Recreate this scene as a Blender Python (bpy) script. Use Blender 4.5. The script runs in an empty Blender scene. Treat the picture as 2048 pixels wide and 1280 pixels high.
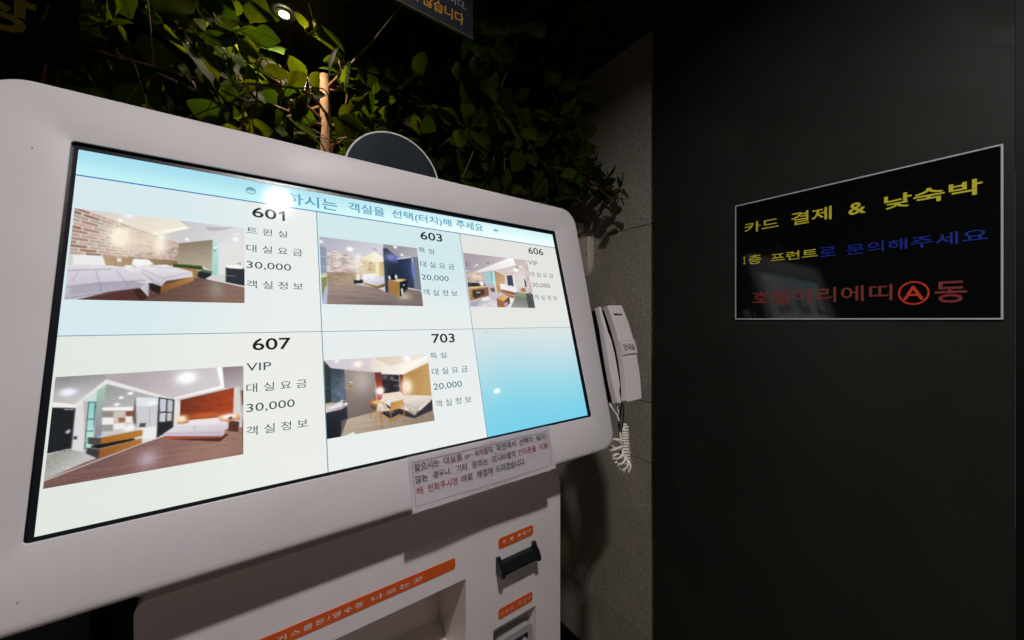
import bpy, bmesh, math, random
import numpy as np
from mathutils import Vector, Matrix

# ------------------------------------------------------------------ camera, world, exposure
scene = bpy.context.scene
COL = scene.collection
EYE = 1.42                                   # lens height above the lobby floor
cam_data = bpy.data.cameras.new('camera')
cam = bpy.data.objects.new('camera', cam_data)
COL.objects.link(cam)
cam.location = (0, 0, EYE)
cam.rotation_euler = (math.radians(90), 0, -0.623668)
cam_data.sensor_width = 36
cam_data.lens = 12.915
cam_data.shift_y = -0.0007
cam_data.clip_start = 0.01
cam_data.clip_end = 60
scene.camera = cam
world = bpy.data.worlds.new('World')
scene.world = world
world.use_nodes = True
world.node_tree.nodes['Background'].inputs[0].default_value = (1.0, 0.90, 0.78, 1)
world.node_tree.nodes['Background'].inputs[1].default_value = 0.09
scene.view_settings.view_transform = 'Standard'
scene.view_settings.look = 'None'
scene.view_settings.exposure = 0.0
scene.view_settings.gamma = 1.0
scene.view_settings.use_curve_mapping = False
LAMP_NEAR, LAMP_PLANT, LAMP_FILL, LAMP_HALL = 1450, 3300, 230, 200     # radiance of the ceiling lamps and the added fill
try:
    scene.cycles.use_denoising = True
    scene.cycles.max_bounces = 6
    scene.cycles.transparent_max_bounces = 12
    scene.cycles.sample_clamp_indirect = 3.0
except Exception:
    pass

def lin(c):
    c = np.asarray(c, float)
    return np.where(c <= 0.04045, c / 12.92, ((c + 0.055) / 1.055) ** 2.4)
def hexc(h):
    return np.array([int(h[i:i + 2], 16) / 255 for i in (0, 2, 4)])
def hl(h):
    return tuple(float(v) for v in lin(hexc(h))) + (1.0,)

# ------------------------------------------------------------------ materials
def mat(name, col=(0.5, 0.5, 0.5), rough=0.5, spec=0.5, metal=0.0, noise=None, bump=None, emit=None, strength=1.0, coat=0.0):
    m = bpy.data.materials.new(name); m.use_nodes = True
    nt = m.node_tree; b = nt.nodes['Principled BSDF']
    b.inputs['Base Color'].default_value = (*col[:3], 1)
    b.inputs['Roughness'].default_value = rough
    b.inputs['Specular IOR Level'].default_value = spec
    b.inputs['Metallic'].default_value = metal
    b.inputs['Coat Weight'].default_value = coat
    b.inputs['Coat Roughness'].default_value = 0.08
    tc = nt.nodes.new('ShaderNodeTexCoord')
    if noise:                                  # (scale, low factor, high factor, detail)
        n = nt.nodes.new('ShaderNodeTexNoise'); n.inputs['Scale'].default_value = noise[0]
        n.inputs['Detail'].default_value = noise[3] if len(noise) > 3 else 6
        nt.links.new(tc.outputs['Object'], n.inputs['Vector'])
        r = nt.nodes.new('ShaderNodeValToRGB')
        r.color_ramp.elements[0].position = 0.3; r.color_ramp.elements[1].position = 0.7
        r.color_ramp.elements[0].color = (*[c * noise[1] for c in col[:3]], 1)
        r.color_ramp.elements[1].color = (*[min(1, c * noise[2]) for c in col[:3]], 1)
        nt.links.new(n.outputs['Fac'], r.inputs[0]); nt.links.new(r.outputs[0], b.inputs['Base Color'])
    if bump:
        n2 = nt.nodes.new('ShaderNodeTexNoise'); n2.inputs['Scale'].default_value = bump[0]
        n2.inputs['Detail'].default_value = 4
        nt.links.new(tc.outputs['Object'], n2.inputs['Vector'])
        bp = nt.nodes.new('ShaderNodeBump'); bp.inputs['Strength'].default_value = bump[1]
        bp.inputs['Distance'].default_value = bump[2] if len(bump) > 2 else 0.002
        nt.links.new(n2.outputs['Fac'], bp.inputs['Height']); nt.links.new(bp.outputs[0], b.inputs['Normal'])
    if emit is not None:
        b.inputs['Emission Color'].default_value = (*emit[:3], 1)
        b.inputs['Emission Strength'].default_value = strength
    return m

M = {}
M['cabinet'] = mat('cabinet_white_brightened', (0.92, 0.87, 0.91), 0.45, 0.4, noise=(5.0, 0.93, 1.03, 6), bump=(900, 0.12, 0.0004))  # case white brightened: extra light put into the colour of the front
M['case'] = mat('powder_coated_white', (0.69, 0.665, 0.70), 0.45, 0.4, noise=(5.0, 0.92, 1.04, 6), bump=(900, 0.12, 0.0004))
M['case_edge'] = mat('powder_coated_white_edge', (0.84, 0.76, 0.75), 0.4, 0.4)
M['white_plastic'] = mat('white_plastic', (0.90, 0.83, 0.86), 0.35, 0.5)
M['beige_plastic'] = mat('aged_white_plastic', (0.90, 0.78, 0.69), 0.4, 0.5, noise=(20, 0.95, 1.03))
M['black_plastic'] = mat('black_plastic', (0.006, 0.008, 0.013), 0.3, 0.4)
M['black_frame'] = mat('black_frame', (0.01, 0.012, 0.018), 0.3, 0.5)
M['orange'] = mat('orange_sticker', (0.80, 0.125, 0.02), 0.4, 0.45, noise=(60, 0.93, 1.03))
M['white_print'] = mat('white_print', (0.85, 0.83, 0.84), 0.5, 0.3)
M['chrome'] = mat('brushed_steel', (0.52, 0.53, 0.56), 0.3, 0.6, 0.35, bump=(300, 0.08, 0.0004))
M['paper'] = mat('paper', (0.93, 0.89, 0.96), 0.6, 0.3, noise=(8, 0.98, 1.01))
M['ink'] = mat('black_ink', (0.02, 0.02, 0.025), 0.6, 0.3)
M['ink_red'] = mat('red_ink', (0.42, 0.05, 0.06), 0.6, 0.3)
M['ink_wine'] = mat('wine_ink', (0.20, 0.05, 0.07), 0.6, 0.3)
M['ink_line'] = mat('grey_ink', (0.42, 0.42, 0.50), 0.6, 0.3)
M['rubber'] = mat('black_rubber', (0.012, 0.012, 0.014), 0.5, 0.4)
M['cord'] = mat('white_cord', (0.92, 0.89, 0.85), 0.4, 0.5)
M['panel'] = mat('black_lacquer_panel', (0.021, 0.023, 0.020), 0.5, 0.18, noise=(4, 0.9, 1.1), bump=(40, 0.03, 0.001))
def smudge(m, lo, hi, sc):
    nt = m.node_tree; b = nt.nodes['Principled BSDF']; tc = nt.nodes.new('ShaderNodeTexCoord')
    n = nt.nodes.new('ShaderNodeTexNoise'); n.inputs['Scale'].default_value = sc; n.inputs['Detail'].default_value = 9; n.inputs['Distortion'].default_value = 0.8
    mr = nt.nodes.new('ShaderNodeMapRange'); mr.inputs[1].default_value = 0.35; mr.inputs[2].default_value = 0.65
    mr.inputs[3].default_value = lo; mr.inputs[4].default_value = hi
    nt.links.new(tc.outputs['Object'], n.inputs['Vector']); nt.links.new(n.outputs['Fac'], mr.inputs[0]); nt.links.new(mr.outputs[0], b.inputs['Roughness'])
smudge(M['panel'], 0.38, 0.62, 5)
smudge(M['case'], 0.34, 0.56, 7)
smudge(M['cabinet'], 0.34, 0.56, 7)
M['jamb'] = mat('black_metal_jamb', (0.006, 0.007, 0.007), 0.5, 0.2, noise=(4, 0.8, 1.1))
M['gloss_black'] = mat('black_acrylic', (0.004, 0.005, 0.005), 0.06, 0.5)
smudge(M['gloss_black'], 0.04, 0.10, 8)
M['sign_yellow'] = mat('yellow_vinyl', (0.74, 0.69, 0.035), 0.45, 0.4)
M['sign_blue'] = mat('blue_vinyl', (0.001, 0.022, 0.36), 0.45, 0.4)
M['sign_red'] = mat('red_vinyl', (0.27, 0.038, 0.034), 0.45, 0.4)
M['sign_bright_red'] = mat('bright_red_vinyl', (0.78, 0.05, 0.02), 0.45, 0.4)
M['sign_border'] = mat('pale_grey_vinyl', (0.62, 0.60, 0.68), 0.45, 0.4)
M['dark_board'] = mat('dark_blue_board', (0.010, 0.014, 0.022), 0.45, 0.4, noise=(12, 0.85, 1.1))
M['board_edge'] = mat('dull_brass_edge', (0.10, 0.085, 0.03), 0.5, 0.4)
M['amber_print'] = mat('amber_print', (0.52, 0.26, 0.02), 0.5, 0.3)
M['grey_print'] = mat('grey_print', (0.28, 0.29, 0.31), 0.5, 0.3)
M['dull_yellow'] = mat('dull_yellow_print', (0.040, 0.032, 0.004), 0.9, 0.0)
M['bark'] = mat('pale_bark', (0.34, 0.21, 0.12), 0.75, 0.3, noise=(45, 0.6, 1.25), bump=(120, 0.5, 0.002))
M['twig'] = mat('brown_twig', (0.20, 0.10, 0.055), 0.5, 0.4, noise=(60, 0.6, 1.3))
M['dark_wall'] = mat('dark_paint', (0.012, 0.015, 0.016), 0.6, 0.3, noise=(5, 0.8, 1.2), bump=(60, 0.2, 0.001))
M['ceiling'] = mat('dark_ceiling_paint', (0.010, 0.012, 0.011), 0.7, 0.3, noise=(6, 0.85, 1.15), bump=(80, 0.2, 0.001))
M['floor'] = mat('pale_floor_tile', (0.42, 0.34, 0.27), 0.35, 0.5, noise=(8, 0.7, 1.3))  # floor colour raised to bounce warm fill light upward
M['grout'] = mat('dark_grout', (0.010, 0.009, 0.008), 0.9, 0.2)
M['pot'] = mat('grey_planter', (0.12, 0.12, 0.12), 0.6, 0.3, noise=(20, 0.8, 1.2))
M['soil'] = mat('soil', (0.03, 0.02, 0.014), 0.95, 0.1, noise=(60, 0.5, 1.5), bump=(90, 1.0, 0.006))
M['lamp_trim'] = mat('lamp_trim', (0.5, 0.5, 0.5), 0.3, 0.5, 1.0)
M['silver'] = mat('silver_rim', (0.80, 0.78, 0.74), 0.3, 0.7, 0.0)

def stone_material():
    m = bpy.data.materials.new('flamed_granite'); m.use_nodes = True
    nt = m.node_tree; b = nt.nodes['Principled BSDF']; L = nt.links.new
    tc = nt.nodes.new('ShaderNodeTexCoord'); oi = nt.nodes.new('ShaderNodeObjectInfo')
    v = nt.nodes.new('ShaderNodeTexVoronoi'); v.inputs['Scale'].default_value = 170
    n1 = nt.nodes.new('ShaderNodeTexNoise'); n1.inputs['Scale'].default_value = 95; n1.inputs['Detail'].default_value = 8; n1.inputs['Roughness'].default_value = 0.75
    n2 = nt.nodes.new('ShaderNodeTexNoise'); n2.inputs['Scale'].default_value = 9; n2.inputs['Detail'].default_value = 5
    for n in (v, n1, n2): L(tc.outputs['Object'], n.inputs['Vector'])
    r1 = nt.nodes.new('ShaderNodeValToRGB'); r1.color_ramp.elements[0].position = 0.32; r1.color_ramp.elements[1].position = 0.68
    r1.color_ramp.elements[0].color = (0.27, 0.245, 0.195, 1); r1.color_ramp.elements[1].color = (0.60, 0.545, 0.445, 1)
    L(n1.outputs['Fac'], r1.inputs[0])
    r2 = nt.nodes.new('ShaderNodeValToRGB'); r2.color_ramp.elements[0].color = (0.70, 0.76, 0.72, 1); r2.color_ramp.elements[1].color = (1.15, 1.02, 0.92, 1)
    L(n2.outputs['Fac'], r2.inputs[0])
    mx = nt.nodes.new('ShaderNodeMix'); mx.data_type = 'RGBA'; mx.blend_type = 'MULTIPLY'; mx.inputs[0].default_value = 1
    L(r1.outputs[0], mx.inputs[6]); L(r2.outputs[0], mx.inputs[7])
    mx2 = nt.nodes.new('ShaderNodeMix'); mx2.data_type = 'RGBA'; mx2.blend_type = 'OVERLAY'; mx2.inputs[0].default_value = 0.16
    L(mx.outputs[2], mx2.inputs[6]); L(v.outputs['Color'], mx2.inputs[7])
    hsv = nt.nodes.new('ShaderNodeHueSaturation'); hsv.inputs['Saturation'].default_value = 0.62
    mr = nt.nodes.new('ShaderNodeMapRange'); mr.inputs[3].default_value = 0.90; mr.inputs[4].default_value = 1.08
    L(oi.outputs['Random'], mr.inputs[0]); L(mr.outputs[0], hsv.inputs['Value'])
    L(mx2.outputs[2], hsv.inputs['Color']); L(hsv.outputs[0], b.inputs['Base Color'])
    b.inputs['Roughness'].default_value = 0.75
    bp = nt.nodes.new('ShaderNodeBump'); bp.inputs['Strength'].default_value = 0.6; bp.inputs['Distance'].default_value = 0.0015
    L(n1.outputs['Fac'], bp.inputs['Height']); L(bp.outputs[0], b.inputs['Normal'])
    return m
M['stone'] = stone_material()

def leaf_material():
    m = bpy.data.materials.new('waxy_leaf'); m.use_nodes = True
    nt = m.node_tree; b = nt.nodes['Principled BSDF']; L = nt.links.new
    out = nt.nodes['Material Output']
    at = nt.nodes.new('ShaderNodeAttribute'); at.attribute_name = 'tone'
    oi = nt.nodes.new('ShaderNodeObjectInfo')
    add = nt.nodes.new('ShaderNodeMath'); add.operation = 'ADD'
    L(at.outputs['Fac'], add.inputs[0]); L(oi.outputs['Random'], add.inputs[1])
    fr = nt.nodes.new('ShaderNodeMath'); fr.operation = 'FRACT'; L(add.outputs[0], fr.inputs[0])
    r = nt.nodes.new('ShaderNodeValToRGB')
    r.color_ramp.elements[0].color = (0.016, 0.036, 0.004, 1); r.color_ramp.elements[1].color = (0.072, 0.082, 0.005, 1)
    e = r.color_ramp.elements.new(0.5); e.color = (0.036, 0.058, 0.004, 1)
    L(fr.outputs[0], r.inputs[0])
    tc = nt.nodes.new('ShaderNodeTexCoord'); n = nt.nodes.new('ShaderNodeTexNoise'); n.inputs['Scale'].default_value = 60
    L(tc.outputs['Object'], n.inputs['Vector'])
    # veins from the leaf's own coordinates: midrib plus slanting side veins
    uv = nt.nodes.new('ShaderNodeAttribute'); uv.attribute_name = 'leafco'
    sp = nt.nodes.new('ShaderNodeSeparateXYZ'); L(uv.outputs['Vector'], sp.inputs[0])
    def mth(op, a, b_=None):
        q = nt.nodes.new('ShaderNodeMath'); q.operation = op
        for i_, v_ in ((0, a), (1, b_)):
            if v_ is None: continue
            if isinstance(v_, (int, float)): q.inputs[i_].default_value = v_
            else: L(v_, q.inputs[i_])
        return q.outputs[0]
    ax = mth('ABSOLUTE', sp.outputs[0])
    side = mth('FRACT', mth('MULTIPLY', mth('SUBTRACT', sp.outputs[1], mth('MULTIPLY', ax, 0.8)), 8.0))
    vein = mth('MAXIMUM', mth('LESS_THAN', ax, 0.014), mth('MULTIPLY', mth('LESS_THAN', side, 0.13), 0.55))
    mx = nt.nodes.new('ShaderNodeMix'); mx.data_type = 'RGBA'; mx.blend_type = 'MULTIPLY'; mx.inputs[0].default_value = 0.35
    L(r.outputs[0], mx.inputs[6]); L(n.outputs['Fac'], mx.inputs[7])
    mv = nt.nodes.new('ShaderNodeMix'); mv.data_type = 'RGBA'; L(vein, mv.inputs[0]); L(mx.outputs[2], mv.inputs[6]); mv.inputs[7].default_value = (0.10, 0.14, 0.015, 1)
    L(mv.outputs[2], b.inputs['Base Color'])
    b.inputs['Roughness'].default_value = 0.65; b.inputs['Specular IOR Level'].default_value = 0.03
    tr = nt.nodes.new('ShaderNodeBsdfTranslucent')
    g = nt.nodes.new('ShaderNodeMix'); g.data_type = 'RGBA'; g.blend_type = 'MULTIPLY'; g.inputs[0].default_value = 1
    L(r.outputs[0], g.inputs[6]); g.inputs[7].default_value = (2.6, 2.7, 0.7, 1)
    dk = nt.nodes.new('ShaderNodeMix'); dk.data_type = 'RGBA'; dk.blend_type = 'MULTIPLY'; L(vein, dk.inputs[0]); L(g.outputs[2], dk.inputs[6]); dk.inputs[7].default_value = (0.45, 0.45, 0.45, 1)
    L(dk.outputs[2], tr.inputs['Color'])
    ms = nt.nodes.new('ShaderNodeMixShader'); ms.inputs[0].default_value = 0.5
    L(b.outputs[0], ms.inputs[1]); L(tr.outputs[0], ms.inputs[2]); L(ms.outputs[0], out.inputs['Surface'])
    return m
M['leaf'] = leaf_material()

def screen_material(name, sampled):
    """Display pixels: light given off from the colour attribute under a glossy pane."""
    m = bpy.data.materials.new(name); m.use_nodes = True
    nt = m.node_tree; b = nt.nodes['Principled BSDF']
    b.inputs['Base Color'].default_value = (0.01, 0.01, 0.01, 1)
    b.inputs['Roughness'].default_value = 0.05
    b.inputs['Specular IOR Level'].default_value = 0.5
    at = nt.nodes.new('ShaderNodeAttribute'); at.attribute_name = 'display'
    nt.links.new(at.outputs['Color'], b.inputs['Emission Color'])
    b.inputs['Emission Strength'].default_value = 1.0
    if not sampled:
        m.cycles.emission_sampling = 'NONE'
    return m
M['display'] = screen_material('display_background', True)
M['display_detail'] = screen_material('display_detail', False)
def glow(name, h, k=1.0):
    m = mat(name, (0.01, 0.01, 0.01), 0.05, 0.5, emit=hl(h)[:3], strength=k)
    m.cycles.emission_sampling = 'NONE'
    return m
M['px_black'] = glow('display_black', '15181c')
M['px_dark'] = glow('display_dark_text', '3c4a50')
M['px_teal'] = glow('display_teal_text', '2c6672')
M['px_grey'] = glow('display_grey_text', '707470')
M['px_title'] = glow('display_title_text', '4f9cbe')
M['px_line'] = glow('display_line', '5688a2')
M['px_blue'] = glow('display_rule', '3f78b4')
M['px_white'] = glow('display_white', 'f2f4f6')
M['smoky'] = mat('smoky_mirror', (0.024, 0.032, 0.041), 0.2, 0.6, noise=(14, 0.7, 1.3, 8))
M['sleeve'] = None

def sleeve_material():
    m = bpy.data.materials.new('clear_plastic_sleeve'); m.use_nodes = True
    nt = m.node_tree; b = nt.nodes['Principled BSDF']; out = nt.nodes['Material Output']
    b.inputs['Base Color'].default_value = (0.9, 0.85, 0.85, 1); b.inputs['Roughness'].default_value = 0.15
    t = nt.nodes.new('ShaderNodeBsdfTransparent'); ms = nt.nodes.new('ShaderNodeMixShader')
    ms.inputs[0].default_value = 0.05
    nt.links.new(t.outputs[0], ms.inputs[1]); nt.links.new(b.outputs[0], ms.inputs[2]); nt.links.new(ms.outputs[0], out.inputs['Surface'])
    return m
M['sleeve'] = sleeve_material()

# ------------------------------------------------------------------ object helpers
def tag(o, label=None, cat=None, group=None, kind=None):
    if label: o['label'] = label
    if cat: o['category'] = cat
    if group: o['group'] = group
    if kind: o['kind'] = kind
    return o

def empty(name, loc, label=None, cat=None, group=None):
    o = bpy.data.objects.new(name, None); COL.objects.link(o)
    o.empty_display_size = 0.05; o.location = loc
    return tag(o, label, cat, group)

def root_loc(o):
    p = Vector((0, 0, 0))
    while o is not None:
        p = p + o.location; o = o.parent
    return p

def link(name, me, parent=None):
    """Mesh given in world coordinates; the object sits at its parent's origin."""
    o = bpy.data.objects.new(name, me); COL.objects.link(o)
    if parent is not None:
        o.parent = parent
        me.transform(Matrix.Translation(-root_loc(parent)))
    return o

def obj(name, bm, material, parent=None, smooth=False, bevel=0.0, seg=2):
    me = bpy.data.meshes.new(name)
    if bevel:
        es = [e for e in bm.edges if len(e.link_faces) == 2 and e.calc_face_angle(0) > 0.5]
        bmesh.ops.bevel(bm, geom=es, offset=bevel, segments=seg, profile=0.5, affect='EDGES', clamp_overlap=True)
    bmesh.ops.recalc_face_normals(bm, faces=bm.faces)
    bm.to_mesh(me); bm.free()
    me.materials.append(material)
    if smooth:
        for p in me.polygons: p.use_smooth = True
        try: me.set_sharp_from_angle(angle=math.radians(35))
        except Exception: pass
    return link(name, me, parent)

def box(bm, x0, x1, y0, y1, z0, z1, F=None):
    vs = [Vector((x, y, z)) for x in (x0, x1) for y in (y0, y1) for z in (z0, z1)]
    if F: vs = [F(*v) for v in vs]
    v = [bm.verts.new(p) for p in vs]
    for q in ((0, 1, 3, 2), (4, 6, 7, 5), (0, 4, 5, 1), (2, 3, 7, 6), (0, 2, 6, 4), (1, 5, 7, 3)):
        bm.faces.new([v[i] for i in q])

def prism(bm, pts, a, b, F):
    """Polygon pts (p, q) extruded between depths a and b; F(p, q, depth) -> world."""
    v0 = [bm.verts.new(F(p, q, a)) for p, q in pts]; v1 = [bm.verts.new(F(p, q, b)) for p, q in pts]
    bm.faces.new(v0); bm.faces.new(v1[::-1])
    for i in range(len(pts)):
        j = (i + 1) % len(pts); bm.faces.new([v0[j], v0[i], v1[i], v1[j]])

def rrect(x0, x1, y0, y1, r, n=8):
    r4 = r if isinstance(r, (tuple, list)) else (r,) * 4      # order: lower-right, upper-right, upper-left, lower-left
    out = []
    for (cx, cy, a0), q in zip(((x1, y0, -90), (x1, y1, 0), (x0, y1, 90), (x0, y0, 180)), r4):
        sx = -1 if cx == x1 else 1; sy = -1 if cy == y1 else 1
        for k in range(n + 1):
            a = math.radians(a0 + 90 * k / n)
            out.append((cx + sx * q + q * math.cos(a), cy + sy * q + q * math.sin(a)))
            if q == 0: break
    return out

def sheet(bm, pts, F, d):
    bm.faces.new([bm.verts.new(F(p, q, d)) for p, q in pts])

def ring(bm, outer, inner, F, a, b, inner_wall=True, outer_wall=True, back=True):
    """Plate with a hole; outer and inner loops with the same number of points."""
    n = len(outer)
    lo = [[bm.verts.new(F(p, q, d)) for p, q in L] for L in (outer, inner) for d in (a, b)]
    oa, ob, ia, ib = lo
    for i in range(n):
        j = (i + 1) % n
        bm.faces.new([oa[i], oa[j], ia[j], ia[i]])
        if back: bm.faces.new([ob[j], ob[i], ib[i], ib[j]])
        if outer_wall: bm.faces.new([oa[j], oa[i], ob[i], ob[j]])
        if inner_wall: bm.faces.new([ia[i], ia[j], ib[j], ib[i]])

def tube(bm, path, rad, n=8, cap=True):
    path = [Vector(p) for p in path]; rings = []
    up = Vector((0.13, 0.31, 0.94))
    prev = None
    for i, p in enumerate(path):
        t = (path[min(i + 1, len(path) - 1)] - path[max(i - 1, 0)]).normalized()
        a = (prev - t * prev.dot(t)) if prev is not None else t.cross(up)
        if a.length < 1e-6: a = t.cross(Vector((1, 0, 0)))
        a.normalize(); b = t.cross(a); prev = a
        r = rad[i] if hasattr(rad, '__len__') else rad
        rings.append([bm.verts.new(p + (a * math.cos(2 * math.pi * k / n) + b * math.sin(2 * math.pi * k / n)) * r) for k in range(n)])
    for A, B in zip(rings, rings[1:]):
        for k in range(n):
            bm.faces.new([A[k], A[(k + 1) % n], B[(k + 1) % n], B[k]])
    if cap:
        bm.faces.new(rings[0][::-1]); bm.faces.new(rings[-1])

def bez(pts, n=10):
    """Catmull-Rom through the points."""
    P = [Vector(p) for p in pts]; P = [P[0] * 2 - P[1]] + P + [P[-1] * 2 - P[-2]]
    out = []
    for i in range(1, len(P) - 2):
        for k in range(n):
            t = k / n; a, b, c, d = P[i - 1], P[i], P[i + 1], P[i + 2]
            out.append(0.5 * ((2 * b) + (c - a) * t + (2 * a - 5 * b + 4 * c - d) * t * t + (3 * b - a - 3 * c + d) * t ** 3))
    out.append(P[-2])
    return out

# text -> flat mesh fitted to a rectangle of the plane F(p, q, depth)
_dg = None
def text(name, s, x0, x1, y0, y1, F, d, material, parent, bold=0.0, flip=False, wide=1.0):
    cu = bpy.data.curves.new('txt', 'FONT'); cu.body = s; cu.size = 1; cu.offset = bold; cu.resolution_u = 3
    cu.space_character = wide; cu.fill_mode = 'FRONT'
    to = bpy.data.objects.new('txt', cu); COL.objects.link(to)
    dg = bpy.context.evaluated_depsgraph_get()
    me = bpy.data.meshes.new_from_object(to.evaluated_get(dg))
    bpy.data.objects.remove(to); bpy.data.curves.remove(cu)
    n = len(me.vertices); co = np.zeros(n * 3); me.vertices.foreach_get('co', co); co = co.reshape(-1, 3)
    a, b = co.min(0), co.max(0)
    px = x0 + (co[:, 0] - a[0]) / (b[0] - a[0]) * (x1 - x0)
    py = y0 + (co[:, 1] - a[1]) / (b[1] - a[1]) * (y1 - y0)
    W = np.array([F(float(p), float(q), d) for p, q in zip(px, py)])
    me.vertices.foreach_set('co', W.ravel()); me.update()
    me.name = name
    me.materials.clear(); me.materials.append(material)
    return link(name, me, parent)

# planes: the tilted kiosk head (u right, v up, n towards the viewer), the cabinet front, the side wall
TILT = 0.269564
HC = Vector((0.1996, 0.5537, EYE))
HU, HV, HN = Vector((1, 0, 0)), Vector((0, math.sin(TILT), math.cos(TILT))), Vector((0, -math.cos(TILT), math.sin(TILT)))
def FH(u, v, n): return HC + HU * u + HV * v + HN * n
CY = 0.53
def FC(x, z, d): return Vector((x, CY - d, EYE + z))             # d towards the viewer
def FYp(Y): return lambda x, z, d: Vector((x, Y - d, EYE + z))
SX = 1.10                                                        # face of the black panel
def FS(s, z, d): return Vector((SX - d, 0.465 - s, EYE + z))     # s runs to the viewer's right

# ------------------------------------------------------------------ the room
CEIL = 0.995
bm = bmesh.new(); box(bm, -2.4, 4.2, -4.5, 2.0, -0.05, 0.0); tag(obj('floor', bm, M['floor']), kind='structure')
bm = bmesh.new(); box(bm, -2.4, 4.2, -4.5, 2.0, EYE + CEIL, EYE + CEIL + 0.06); tag(obj('ceiling', bm, M['ceiling']), kind='structure')

# stone side wall: large granite tiles with open joints on a dark bed
WX = 1.13
wall = empty('stone_wall', (WX, 1.3, 0), 'grey brown granite tiled side wall behind the phone, right of the kiosk', 'wall')
bm = bmesh.new(); box(bm, WX + 0.004, WX + 0.12, 0.56, 2.0, 0.0, EYE + CEIL); obj('mortar_bed', bm, M['grout'], wall)
courses = [(-1.342, -1.113), (-1.110, -0.4965), (-0.4935, -0.2895), (-0.2865, 0.3285), (0.3315, 0.9945)]
for k, (z0, z1) in enumerate(courses):
    for y0, y1 in ((0.56, 1.352), (1.355, 2.0)):
        bm = bmesh.new(); box(bm, WX, WX + 0.004, y0, y1, EYE + z0, EYE + z1)
        obj('stone_tile', bm, M['stone'], wall)
bm = bmesh.new(); box(bm, WX - 0.012, WX + 0.004, 0.56, 2.0, 0.0, EYE - 1.3425); obj('skirting', bm, M['jamb'], wall)

bm = bmesh.new(); box(bm, -2.4, WX + 0.12, 2.0, 2.1, 0, EYE + CEIL)
tag(obj('back_wall', bm, M['dark_wall']), 'dark painted wall behind the artificial tree', 'wall')
bm = bmesh.new(); box(bm, -0.72, -0.44, 1.86, 1.998, 0, EYE + CEIL - 0.002)
tag(obj('wall_pillar', bm, mat('slate_blue_paint', (0.03, 0.042, 0.052), 0.6, 0.3, noise=(5, 0.8, 1.2)), bevel=0.004), 'dark slate pillar on the back wall, left of the tree', 'pillar')
bm = bmesh.new(); box(bm, -2.4, -2.3, -4.5, 2.0, 0, EYE + CEIL)
tag(obj('left_wall', bm, M['dark_wall']), 'dark painted wall far to the left of the kiosk', 'wall')

# black panel with the sign, and the dark jamb at its near end
pan = empty('black_wall_panel', (SX + 0.02, 0.36, 0), 'tall matt black wall panel carrying the lit lettered sign', 'wall panel')
bm = bmesh.new(); box(bm, SX, SX + 0.05, 0.008, 0.7205, 0.0, EYE + CEIL - 0.001); obj('panel', bm, M['panel'], pan)
jm = bmesh.new(); box(jm, SX + 0.012, SX + 0.16, -0.32, 0.0075, 0.0, EYE + CEIL - 0.001)
tag(obj('door_jamb', jm, M['jamb']), 'glossy black door jamb at the right edge beyond the panel', 'door jamb')

# ceiling lamps, and one added fill lamp
def lamp(x, y, power, label, r=0.031, colr=(1.0, 0.925, 0.885)):
    z = EYE + CEIL
    t = empty('ceiling_light', (x, y, z), label, 'ceiling light', 'round recessed ceiling lights')
    bm = bmesh.new()
    n = 40
    prof = [(r + 0.014, -0.0005), (r + 0.013, -0.006), (r + 0.003, -0.008), (r, -0.004), (r - 0.001, -0.0015)]
    rows = [[bm.verts.new((x + q * math.cos(2 * math.pi * k / n), y + q * math.sin(2 * math.pi * k / n), z + h)) for k in range(n)] for q, h in prof]
    for A, B in zip(rows, rows[1:]):
        for k in range(n): bm.faces.new([A[k], A[(k + 1) % n], B[(k + 1) % n], B[k]])
    obj('trim_ring', bm, M['lamp_trim'], t, smooth=True)
    bm = bmesh.new()
    bm.faces.new([bm.verts.new((x + (r - 0.001) * math.cos(2 * math.pi * k / n), y + (r - 0.001) * math.sin(2 * math.pi * k / n), z - 0.002)) for k in range(n)][::-1])
    obj('diffuser', bm, mat('lamp_glow', (0.8, 0.8, 0.8), emit=colr, strength=power), t)
lamp(0.100, -0.183, LAMP_NEAR, 'round ceiling light shining down in front of the kiosk')
lamp(0.096, 1.40, LAMP_PLANT, 'small round ceiling light glaring through the leaves above the kiosk', r=0.012, colr=(1.0, 0.80, 0.58))
lamp(-1.48, -0.183, LAMP_FILL, 'added fill light on the ceiling to the left of the viewer, out of view', r=0.045)  # unseen lamp added as fill for the side wall and room
lamp(2.69, -2.95, LAMP_HALL, 'round ceiling light far down the hall past the door jamb', r=0.030)

# ------------------------------------------------------------------ kiosk
kiosk = empty('payment_kiosk', (0.2, 0.66, 0), 'white self check-in kiosk with a large tilted touch screen showing five rooms', 'kiosk')
N8 = 10
HO = rrect(-0.425, 0.4325, -0.2695, 0.2705, 0.036, N8)
HO = [(p - (0.0200 * max(0.0, min(1.0, (0.19 - q) / 0.27)) if p > 0.3 else 0.0), q) for p, q in HO]
HI = rrect(-0.3565, 0.3560, -0.2005, 0.2035, 0.0035, N8)
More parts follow.
